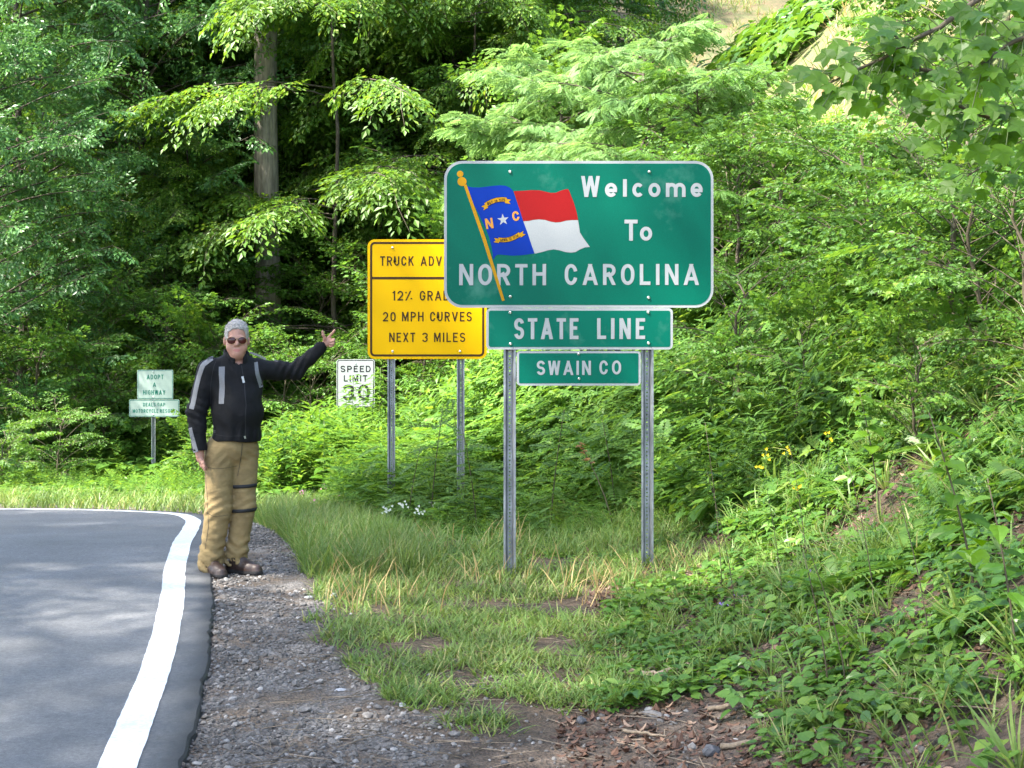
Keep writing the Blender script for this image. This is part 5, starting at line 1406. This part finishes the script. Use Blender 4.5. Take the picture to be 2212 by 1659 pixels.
# trousers
t_ = SDF((-.30, -.24, .0), (.30, .28, 1.0), .006)
t_.ell(tl(-.005, .012, .885, (.032, .015)), (.168, .138, .13), .04, YAW)
t_.chain([(-.052, -.03, .83), (-.060, -.045, .45), (-.112, -.035, .12), (-.116, -.035, .05)], [.108, .088, .080, .088], .03)
t_.chain([(.100, .050, .83), (.098, .045, .45), (.045, .055, .14), (.040, .055, .07)], [.100, .079, .074, .078], .03)
def tf_(D, X, Y, Z):
    low = np.clip((.36 - Z) / .2, 0, 1); kn_ = np.exp(-((Z - .47) / .09) ** 2)
    D = D + low * (.0045 * np.sin(Z * 92 + X * 34 + 2 * np.sin(X * 30 + Y * 20)) + .004 * np.sin(X * 70 + Z * 60)) + kn_ * .0035 * np.sin(Z * 100 - X * 60 + Y * 30)
    D = D + .003 * np.sin(X * 44 + Z * 19 + 2 * np.sin(Z * 13)) * np.clip((Z - .3) / .2, 0, 1) + .003 * np.exp(-((Z - .80) / .07) ** 2) * np.sin(Z * 80 + np.abs(X - .03) * 90)
    bot = np.where(X < -.03 + .0 * Z, .030 + .05 * (Y + .035), .048) + .006 * np.sin(X * 60)
    D = np.maximum(D, bot - Z)
    hole = np.minimum(np.sqrt((X + .116) ** 2 + (Y + .035) ** 2), np.sqrt((X - .040) ** 2 + (Y - .055) ** 2)) - .074
    D = np.where(Z < .11, np.maximum(D, -hole), D)
    return np.maximum(D, Z - .955)
t_.field(tf_); V, Fc = t_.mesh()
mesh_np('trousers', V, Fc, M['trousers'], None, True, man)
tbv = BVHTree.FromPolygons([tuple(v) for v in V], [tuple(int(q) for q in f) for f in Fc])
for zc in (.605, .437):
    V, Fc = [], []; n_ = 40; last = .09
    ax_ = Vector((.100, .048, zc))
    for i in range(n_):
        a = i / n_ * 6.2832; dr = Vector((math.cos(a), math.sin(a), 0))
        for dz in (-.012, .012):
            hit = tbv.ray_cast(ax_ + Vector((0, 0, dz)), dr)
            r_ = min(hit[3] if hit[0] else last, .105); last = r_
            for o_ in (.001, .006): V.append(tuple(ax_ + Vector((0, 0, dz - (zc - .5) * 0 + dr.x * .004)) + dr * (r_ + o_)))
    for i in range(n_):
        a = i * 4; c = ((i + 1) % n_) * 4
        Fc += [(a + 1, c + 1, c + 3, a + 3), (a, a + 1, c + 1, c)[::-1], (a + 2, a + 3, c + 3, c + 2)]
    mesh_py('knee_strap', V, Fc, M['strap'], True, man)
strip('seam', [(215, 945), (300, 950), (385, 940)], 2, M['strap'], tbv, .0015, 2)
strip('seam', [(200, 1215), (260, 1240), (335, 1235)], 2, M['strap'], tbv, .0015, 2)
strip('seam', [(190, 960), (210, 1100), (222, 1300), (200, 1440)], 2.5, M['strap'], tbv, .0015, 2)
strip('jacket_seam', [(262, 300), (240, 400), (228, 520), (222, 640)], 2.5, M['strap'], bvh, .001, 2)
strip('jacket_seam', [(222, 738), (330, 752), (440, 750)], 2.5, M['strap'], bvh, .001, 2)
strip('seam', [(424, 800), (420, 860), (400, 930), (385, 1000)], 3, M['strap'], tbv, .0015, 3)
# shoes
def shoe(ax, ay, ang_, L):
    s2 = SDF((ax - .3, ay - .3, -.002), (ax + .3, ay + .3, .16), .005)
    dx, dy = math.sin(ang_), -math.cos(ang_)
    q = lambda f, z, u_=0: (ax + dx * f * L + dy * u_ * -1, ay + dy * f * L + dx * u_, z)
    s2.chain([q(-.26, .040), q(.2, .040), q(.55, .034), q(.78, .032)], [.043, .042, .047, .040], .02)
    s2.chain([q(-.16, .07), q(.05, .10)], [.040, .045], .03); s2.cap(q(.05, .085), q(.5, .045), .042, .036, .03)
    # welt
    for f0, f1, r0, r1 in ((-.28, .2, .046, .044), (.2, .55, .044, .052), (.55, .80, .052, .044)):
        s2.cap(q(f0, .012), q(f1, .012), r0, r1, .004)
    def ff(D, X, Y, Z):
        return np.maximum(D, .0 - Z)
    # keep the welt only low down: squash the upper part by the lacing line
    s2.field(ff); V, Fc = s2.mesh(); c_ = V[Fc].mean(1)
    root = mesh_np('shoe', V, Fc, [M['shoe'], M['sole']], (c_[:, 2] < .026).astype(int), True, man)
    for k_ in range(4):
        f = .16 + .11 * k_; zz = .128 - .022 * k_
        tv, tf2 = tube(np.array([q(f, zz - .012, -.024), q(f + .01, zz + .002, 0), q(f, zz - .012, .024)]), .003, 4); mesh_np('lace', tv, tf2, M['sole'], None, True, root)
shoe(-.113, -.045, R_(38), .21); shoe(.050, .045, R_(64), .21)
# ------------------------------------------------------------------ tulip tree whose boughs hang in from the right
def leaf_mesh(name, t_, m, bend=1.0):
    v = t_[0].copy(); v[:, 2] = v[:, 2] * bend - .10 * v[:, 1] ** 2 - .18 * v[:, 0] ** 2
    me = bpy.data.meshes.new(name); me.from_pydata([tuple(a) for a in v], [], [tuple(int(b_) for b_ in f) for f in t_[1]]); me.materials.append(m); return me
M['leaf_big'] = mat('leaf_big', (0.10, 0.22, 0.02), .4)
def leafmat_obj(name, c1, c2, trans=.5):
    m = leafmat(name, c1, c2, None, trans=trans, rough=.4, spec=.35); nt_ = m.node_tree
    oi = nt_.nodes.new('ShaderNodeObjectInfo'); r = [n_ for n_ in nt_.nodes if n_.type == 'VALTORGB'][0]
    nt_.links.new(oi.outputs['Random'], r.inputs[0]); return m
M['leaf_big'] = leafmat_obj('leaf_big', (0.05, 0.135, 0.012), (0.13, 0.27, 0.02), .55)
tulips = [leaf_mesh('leaf', TULIP, M['leaf_big'], b_) for b_ in (1.0, 1.8, .4)]
hearts = [leaf_mesh('leaf', HEART, M['leaf_big'], b_) for b_ in (1.0, 1.8)]
def put_leaf(mesh, base, d, up, s_, parent):
    o_ = bpy.data.objects.new('leaf', mesh); COL.objects.link(o_); o_.parent = parent
    R = frame(np.array(d, float), np.array(up, float)); mt = np.eye(4); mt[:3, :3] = R * s_; mt[:3, 3] = base
    from mathutils import Matrix
    o_.matrix_local = Matrix(mt.tolist()); return o_
tt = empty('tulip_tree', (3.75, 5.7, 0)); tt.location.z = float(G(3.75, 5.7)) - .1
tag(tt, 'young tulip tree whose big lobed leaves hang in at the upper right corner', 'tree')
T0 = np.array(tt.location)
tv, tf = tube(np.array([(0, 0, -.3), (.03, 0, 1.2), (-.02, .03, 2.6), (.05, 0, 4.2)]), np.array([.07, .055, .045, .02]), 9); mesh_np('trunk', tv, tf, M['bark'], None, True, tt)
rg = np.random.default_rng(77); nleaf = 0
def pl(*q): return np.array(P(*q)) - T0
boughs = [
 ([(3.75, 5.7, 3.2), (2460, -40, 5.5), (2212, -60, 5.3), (2030, 60, 5.1), (1900, 130, 5.0), (1790, 180, 4.95)], 16),
 ([(3.75, 5.7, 3.3), (2420, 120, 5.6), (2280, 120, 5.4), (2130, 170, 5.2), (1990, 150, 5.1), (1930, 70, 5.05)], 18),
 ([(3.75, 5.7, 2.6), (2420, 220, 5.2), (2270, 240, 5.0), (2140, 255, 4.9), (2060, 225, 4.85)], 16),
 ([(3.75, 5.7, 3.9), (2450, -140, 5.9), (2290, -80, 5.8), (2160, 20, 5.7), (2070, 60, 5.6)], 14),
 ([(3.75, 5.7, 2.9), (2400, 60, 4.7), (2290, 60, 4.6), (2190, 90, 4.5), (2120, 140, 4.45)], 13),
 ([(3.75, 5.7, 2.6), (2450, 330, 6.3), (2290, 350, 6.2), (2170, 330, 6.1), (2090, 380, 6.0)], 10)]
for pts, n_ in boughs:
    w = np.array([np.array(pts[0]) - T0] + [pl(*q) for q in pts[1:]])
    c_ = catmull(w[:, :2], 8); zc = np.interp(np.linspace(0, len(w) - 1, len(c_)), np.arange(len(w)), w[:, 2]); ln = np.stack([c_[:, 0], c_[:, 1], zc], 1)
    tv, tf = tube(ln, np.linspace(.018, .004, len(ln)), 6); bo = mesh_np('branch', tv, tf, M['twig'], None, True, tt)
    tw = Acc()
    n_ = int(n_ * 2.4)
    for i in range(n_):
        t = .38 + .62 * (i + rg.uniform(0, .8)) / n_; k_ = min(int(t * (len(ln) - 1)), len(ln) - 2); b0 = ln[k_]; d0 = norm(ln[k_ + 1] - ln[k_])
        sd_ = 1 if i % 2 else -1
        for q in range(2 if rg.random() < .55 else 1):
            dd = norm(d0 * .4 + np.array([rg.uniform(-.5, .2), rg.uniform(-.7, .4), sd_ * rg.uniform(.1, .7) - .15])); L_ = rg.uniform(.05, .20)
            e_ = b0 + dd * L_
            tv, tf = tube(np.array([b0, b0 + dd * L_ * .5 + (0, 0, .012), e_]), .0022, 3, False); tw.raw(tv, tf)
            ld = norm(np.array([dd[0] + rg.uniform(-.6, .2), dd[1] * .5 - .2, dd[2] * .3 - rg.uniform(.2, 1.0)]))
            put_leaf(tulips[rg.integers(0, 3)], e_, ld, (rg.uniform(-.4, .4), -.7 + rg.uniform(-.3, .3), .8), rg.uniform(.05, .088), bo); nleaf += 1
    tw.obj('twig', [M['green_stem']], True, bo)

# ------------------------------------------------------------------ single plants
def stem_plant(x, y, h, leaves, size, label, mesh=None, mstem='green_stem', lean=(0, 0), start=.2, cat='plant', group=None, flower=None, z=None, name='tall_weed', r=.004, seed=0, droop=.4, up=(0, -.3, 1)):
    rg = np.random.default_rng(seed + int(abs(x * 100)) + int(y * 10))
    root = empty(name, (x, y, float(G(x, y)) if z is None else z)); tag(root, label, cat, group)
    ts = np.linspace(0, 1, 6); ln = np.stack([lean[0] * ts ** 1.5, lean[1] * ts ** 1.5, h * ts - .02], 1)
    tv, tf = tube(ln, np.linspace(r, r * .4, 6), 5); mesh_np('stem', tv, tf, M[mstem], None, True, root)
    for i in range(leaves):
        t = start + (1 - start) * (i + .5) / leaves; b0 = np.array([np.interp(t, ts, ln[:, k_]) for k_ in range(3)]); a = i * 2.4 + rg.uniform(-.3, .3)
        put_leaf((mesh or hearts)[i % len(mesh or hearts)], b0, (math.cos(a), math.sin(a), rg.uniform(-droop, .35)), up, size * rg.uniform(.7, 1.15) * (1 - .35 * t), root)
    if flower:
        top = ln[-1]
        for i in range(flower[0]):
            a = i * 2.4; rr_ = .035 * (i / flower[0]) ** .5 * flower[2]; c_ = top + np.array([rr_ * math.cos(a) * 1.5, rr_ * math.sin(a) * 1.5, -abs(rr_) * .8 + rg.uniform(-.05, .02) * flower[2]])
            V, Fc = [c_], []
            for j_ in range(6):
                q = j_ * 1.047; V.append(c_ + np.array([math.cos(q), -.25, math.sin(q)]) * .013 * flower[2] * (1 if j_ % 2 else .6))
            Fc = [(0, 1 + j_, 1 + (j_ + 1) % 6) for j_ in range(6)]
            mesh_py('flower', V, Fc, M[flower[1]], False, root)
    return root
M['yellow_flower'] = mat('yellow_flower', (0.75, 0.55, 0.01), .6); M['white_flower'] = mat('white_flower', (0.75, 0.75, 0.68), .7); M['violet_flower'] = mat('violet_flower', (0.35, 0.25, 0.6), .7); M['pink_flower'] = mat('pink_flower', (0.6, 0.25, 0.4), .7)
lances = [leaf_mesh('leaf', LANCE, leafmat_obj('leaf_lance', (0.07, 0.16, 0.02), (0.13, 0.25, 0.035)), b_) for b_ in (1.0, 1.6)]
maples = [leaf_mesh('leaf', MAPLE, leafmat_obj('leaf_maple', (0.06, 0.15, 0.02), (0.12, 0.22, 0.03)), b_) for b_ in (1.0, 1.6)]
reds = [leaf_mesh('leaf', MAPLE, leafmat_obj('leaf_russet', (0.20, 0.12, 0.04), (0.30, 0.17, 0.06)), 1.0)]
pins = [leaf_mesh('leaf', (PINN[0], PINN[1], PINN[2]), leafmat_obj('leaf_pinnate', (0.07, 0.16, 0.03), (0.12, 0.22, 0.05)), 1.0)]
broad = [leaf_mesh('leaf', LEAF6, leafmat_obj('leaf_broad', (0.045, 0.13, 0.015), (0.10, 0.22, 0.02)), b_) for b_ in (1.0, 1.7)]
def g_(px, py): return ground_at(px, py)
def sp(px, pyb, pyt, leaves, size, label, d=None, **k_):
    """foot at picture height pyb (on the slope), tip at pyt"""
    g0 = g_(px, pyb) if d is None else Vector((pxx(px, d), d, float(G(pxx(px, d), d))))
    h_ = (CH - (pyt - HY) / F * g0.y) - g0.z
    return stem_plant(g0.x, g0.y, max(h_, .08), leaves, size, label, **k_)
# tall goldenrod in front of the speed limit sign
for i, (px, top, lb) in enumerate(((757, 806, 'goldenrod stem covering the left digit of the speed limit sign'), (742, 836, 'leafy weed at the lower left corner of the speed limit sign'), (778, 828, 'bushy goldenrod in front of the middle of the speed limit sign'), (800, 802, 'tall weed crossing the right edge of the speed limit sign'), (815, 790, 'tallest goldenrod between the speed limit sign and the yellow sign post'), (735, 895, 'pale weed just below the speed limit sign'))):
    sp(px, 0, top, 64, .27, lb, d=20.5 - .3 * (i % 3), mesh=lances, start=.35, seed=i, name='goldenrod', droop=.1, lean=(.05, 0), r=.006)
for i, (px, d, top, lb) in enumerate(((600, 17.5, 905, 'broad-leaved herb just right of the man at waist height'), (630, 17.2, 890, 'second tall herb to the right of the man, with whorled leaves'), (665, 17.8, 915, 'light green herb between the man and the speed limit sign'), (700, 17.0, 905, 'leafy herb below the pointing hand'), (580, 18.5, 935, 'low herb touching the edge of the tan trousers'), (690, 18.5, 880, 'tallest herb below the speed limit sign'))):
    sp(px, 0, top, 22, .19, lb, d=d, mesh=broad, start=.15, seed=i + 30, name='leafy_herb', r=.006)
# compound-leaved seedlings and dark bare stems between the sign posts
for i, (px, d, top, lb) in enumerate(((930, 13.0, 870, 'locust seedling between the two posts of the yellow sign'), (1030, 12.6, 930, 'spreading locust seedling left of the near post'), (1190, 12.5, 880, 'locust seedling under the Swain Co plate, to its left'), (1330, 12.2, 900, 'locust seedling left of the right-hand post'), (880, 12.8, 960, 'short locust seedling right of the yellow sign post'), (1000, 15.0, 850, 'tall locust seedling behind the right post of the yellow sign'))):
    sp(px, 0, top, 16, .34, lb, d=d, mesh=pins, mstem='twig', start=.2, seed=i + 50, name='locust_seedling', r=.007, lean=(.12 * (-1) ** i, 0))
sp(1325, 1145, 950, 9, .09, 'thin russet-leaved maple seedling with a dark leaning stem between the posts', mesh=reds, mstem='twig', start=.75, lean=(-.28, .1), name='maple_seedling', r=.006)
# near right: large leaves
sp(2110, 1330, 880, 15, .15, 'large-leaved sapling standing close on the right bank', mesh=broad + hearts, mstem='twig', start=.2, lean=(-.18, 0), name='sapling', r=.006, seed=3)
sp(2200, 1480, 1020, 11, .13, 'broad-leaved stem at the right edge of the view', mesh=broad, mstem='twig', start=.3, lean=(-.1, 0), name='sapling', r=.005, seed=5)
sp(1900, 1120, 830, 12, .15, 'bright yellow-green seedling lit by the sun halfway up the bank', mesh=hearts, mstem='twig', start=.45, lean=(-.12, 0), name='sapling', r=.005, seed=8)
sp(1790, 1500, 1180, 9, .09, 'dark-stemmed herb with dusty blue-green leaves low on the bank', mesh=broad, mstem='twig', start=.25, lean=(-.1, 0), name='leafy_herb', r=.004, seed=11)
sp(1395, 1325, 1270, 6, .16, 'low maple seedling with broad leaves at the foot of the right post', mesh=maples, start=.4, name='maple_seedling', seed=13)
sp(1460, 1300, 1225, 5, .14, 'pale maple seedling beside the brown leaves at the foot of the bank', mesh=maples, start=.4, name='maple_seedling', seed=14)
for i, (px, pb_, pt_, ln_) in enumerate(((1560, 1280, 905, -.1), (1590, 1340, 1010, -.15), (1690, 1300, 1050, -.08), (1830, 1500, 1100, -.2), (1745, 1250, 950, -.1), (2010, 1420, 1000, -.15), (1890, 1330, 980, -.12))):
    sp(px, pb_, pt_, 9, .045, 'thin dark upright stalk with a few narrow leaves on the near bank', mesh=lances, mstem='twig', start=.3, lean=(ln_, 0), group='thin stalks on the bank', name='thin_stalk', r=.0028, seed=i)
for i, (px, pb_, pt_, lb) in enumerate(((1640, 1120, 1000, 'lowest yellow-flowered herb, left of the others'), (1655, 1110, 965, 'yellow-flowered herb with the brightest cluster'), (1700, 1100, 960, 'yellow-flowered herb right of the brightest cluster'), (1722, 1130, 1035, 'small yellow-flowered herb below the others'), (1790, 1080, 925, 'yellow-flowered herb highest on the bank'))):
    sp(px, pb_, pt_, 14, .06, lb, mesh=lances, start=.2, flower=(4, 'yellow_flower', 1.0), name='flowering_herb', r=.003, seed=i + 20)
for i, (px, pb_, pt_) in enumerate(((1560, 1330, 1290), (1590, 1300, 1265), (1750, 1260, 1225), (1710, 1300, 1245))):
    sp(px, pb_, pt_, 7, .05, 'little violet-flowered herb at the foot of the bank', mesh=lances, flower=(6, 'violet_flower', .7), group='violet-flowered herbs', name='flowering_herb', r=.002, seed=i + 40)
for i, (px, pb_, pt_) in enumerate(((835, 1165, 1085), (905, 1160, 1090), (870, 1150, 1075), (935, 1140, 1080), (845, 1120, 1070))):
    sp(px, pb_, pt_, 6, .07, 'white umbel of wild carrot in the grass left of the near post', mesh=lances, flower=(9, 'white_flower', 1.0), group='white umbels in the grass', name='wild_carrot', r=.002, seed=i + 60)
for i, (px, pb_) in enumerate(((655, 1100), (700, 1090), (735, 1110), (770, 1105), (680, 1120))):
    sp(px, pb_, pb_ - 45, 6, .06, 'pink clover head in the verge grass', mesh=lances, flower=(8, 'pink_flower', 1.0), group='pink clover heads', name='clover', r=.002, seed=i + 70)
# arching dry stems at the right
def stick(name, pts, r, label, m='dead_wood', cat='stick', group=None, n=6):
    w = np.array([tuple(q) for q in pts]); o_ = np.array(w[0]); root_v = w - o_
    c_ = catmull(root_v[:, :2], 6); zc = np.interp(np.linspace(0, len(w) - 1, len(c_)), np.arange(len(w)), root_v[:, 2]); ln = np.stack([c_[:, 0], c_[:, 1], zc], 1)
    ln += rng.normal(0, r * .25, ln.shape)
    tv, tf = tube(ln, np.linspace(r, r * .55, len(ln)), n); ob = mesh_np(name, tv, tf, M[m], None, True); ob.location = o_
    tag(ob, label, cat, group); return ob
g0 = g_(2215, 640)
stick('dry_stem', [g0, P(2212, 440, g0.y - .15), P(2175, 360, g0.y - .25), P(2125, 290, g0.y - .35), P(2085, 245, g0.y - .4)], .007, 'bleached dry stem arching over the leaves at the right edge', 'straw', 'stem')
stick('dry_stem', [g0 + Vector((.06, 0, 0)), P(2225, 410, g0.y - .1), P(2165, 330, g0.y - .2), P(2120, 262, g0.y - .3)], .005, 'thinner bleached stem beside the arching dry one', 'straw', 'stem')
# sticks on the ground
def on(px, py, up=.012):
    q = g_(px, py); return q + Vector((0, 0, up))
stick('branch_log', [on(1352, 1470, .02), on(1420, 1470, .022), on(1480, 1458, .024), on(1522, 1445, .02)], .021, 'short barkless branch lying on the brown ground below the right post', cat='branch', n=9)
for i, (a, b_, r_, lb) in enumerate((((1530, 1545), (1650, 1520), .012, 'dark stick at the foot of the bank, right of the log'), ((1560, 1628), (1720, 1597), .012, 'long dark stick near the lower right corner'), ((1690, 1640), (1780, 1590), .010, 'blackish stick tilted near the lower right corner'), ((1345, 1590), (1440, 1600), .008, 'thin pale stick on the bare ground below the grass'), ((1375, 1505), (1480, 1512), .008, 'thin brown stick just below the log'), ((1640, 685), (1760, 660), .02, 'fallen brown branch across the bank right of the welcome sign'))):
    stick('stick', [on(*a), on((a[0] + b_[0]) / 2, (a[1] + b_[1]) / 2, .02), on(*b_)], r_, lb)
# stones one can pick out
def stone(px, py, s_, label, col, seed, flat=.5):
    V, Fc, _ = rock(seed, flat, 2); q = g_(px, py); o_ = mesh_np('stone', V * np.array([s_, s_ * .8, s_]), Fc, col, None, False); o_.location = q + Vector((0, 0, s_ * flat * .45)); o_.rotation_euler = (0, 0, seed); tag(o_, label, 'stone'); return o_
M['stone_pale'] = mat('stone_pale', (0.36, 0.36, 0.37), .85, noise_scale=30); M['stone_dark'] = mat('stone_dark', (0.07, 0.07, 0.075), .8, noise_scale=30, noise_amt=.4); M['stone_mid'] = mat('stone_mid', (0.16, 0.145, 0.13), .85, noise_scale=30, noise_amt=.4)
for a in ((735, 1492, .030, 'pale flat stone on the gravel shoulder', 'stone_pale', 3, .22), (1255, 1566, .030, 'dark angular stone in front of the grass patch', 'stone_dark', 5, .7), (1028, 1606, .022, 'dark stone on the bare ground at the bottom centre', 'stone_dark', 6, .7), (655, 1538, .038, 'long grey stone half sunk in the gravel', 'stone_mid', 7, .4), (795, 1553, .036, 'second grey stone half sunk in the gravel, right of the long one', 'stone_mid', 8, .4), (596, 1335, .026, 'dark stone near the top of the gravel shoulder', 'stone_dark', 9, .6),
          (1535, 1632, .045, 'rounded dark stone at the bottom right on the bare ground', 'stone_dark', 10, .6), (1410, 1550, .05, 'flat brown stone below the log', 'stone_mid', 12, .35), (870, 1530, .022, 'pale stone right of the two half sunk ones', 'stone_pale', 14, .5), (720, 1292, .034, 'pale stone at the edge of the grass in the sunny strip', 'stone_pale', 15, .5), (668, 1292, .034, 'pale flat stone in the sunny strip of gravel', 'stone_pale', 16, .35), (216, 1508, .015, 'pebble lying alone on the asphalt', 'stone_mid', 17, .6), (1090, 1655, .02, 'dark stone at the very bottom centre', 'stone_dark', 18, .6), (980, 1590, .028, 'grey stone left of the bare brown patch', 'stone_mid', 19, .5)):
    stone(a[0], a[1], a[2], a[3], M[a[4]], a[5], a[6])
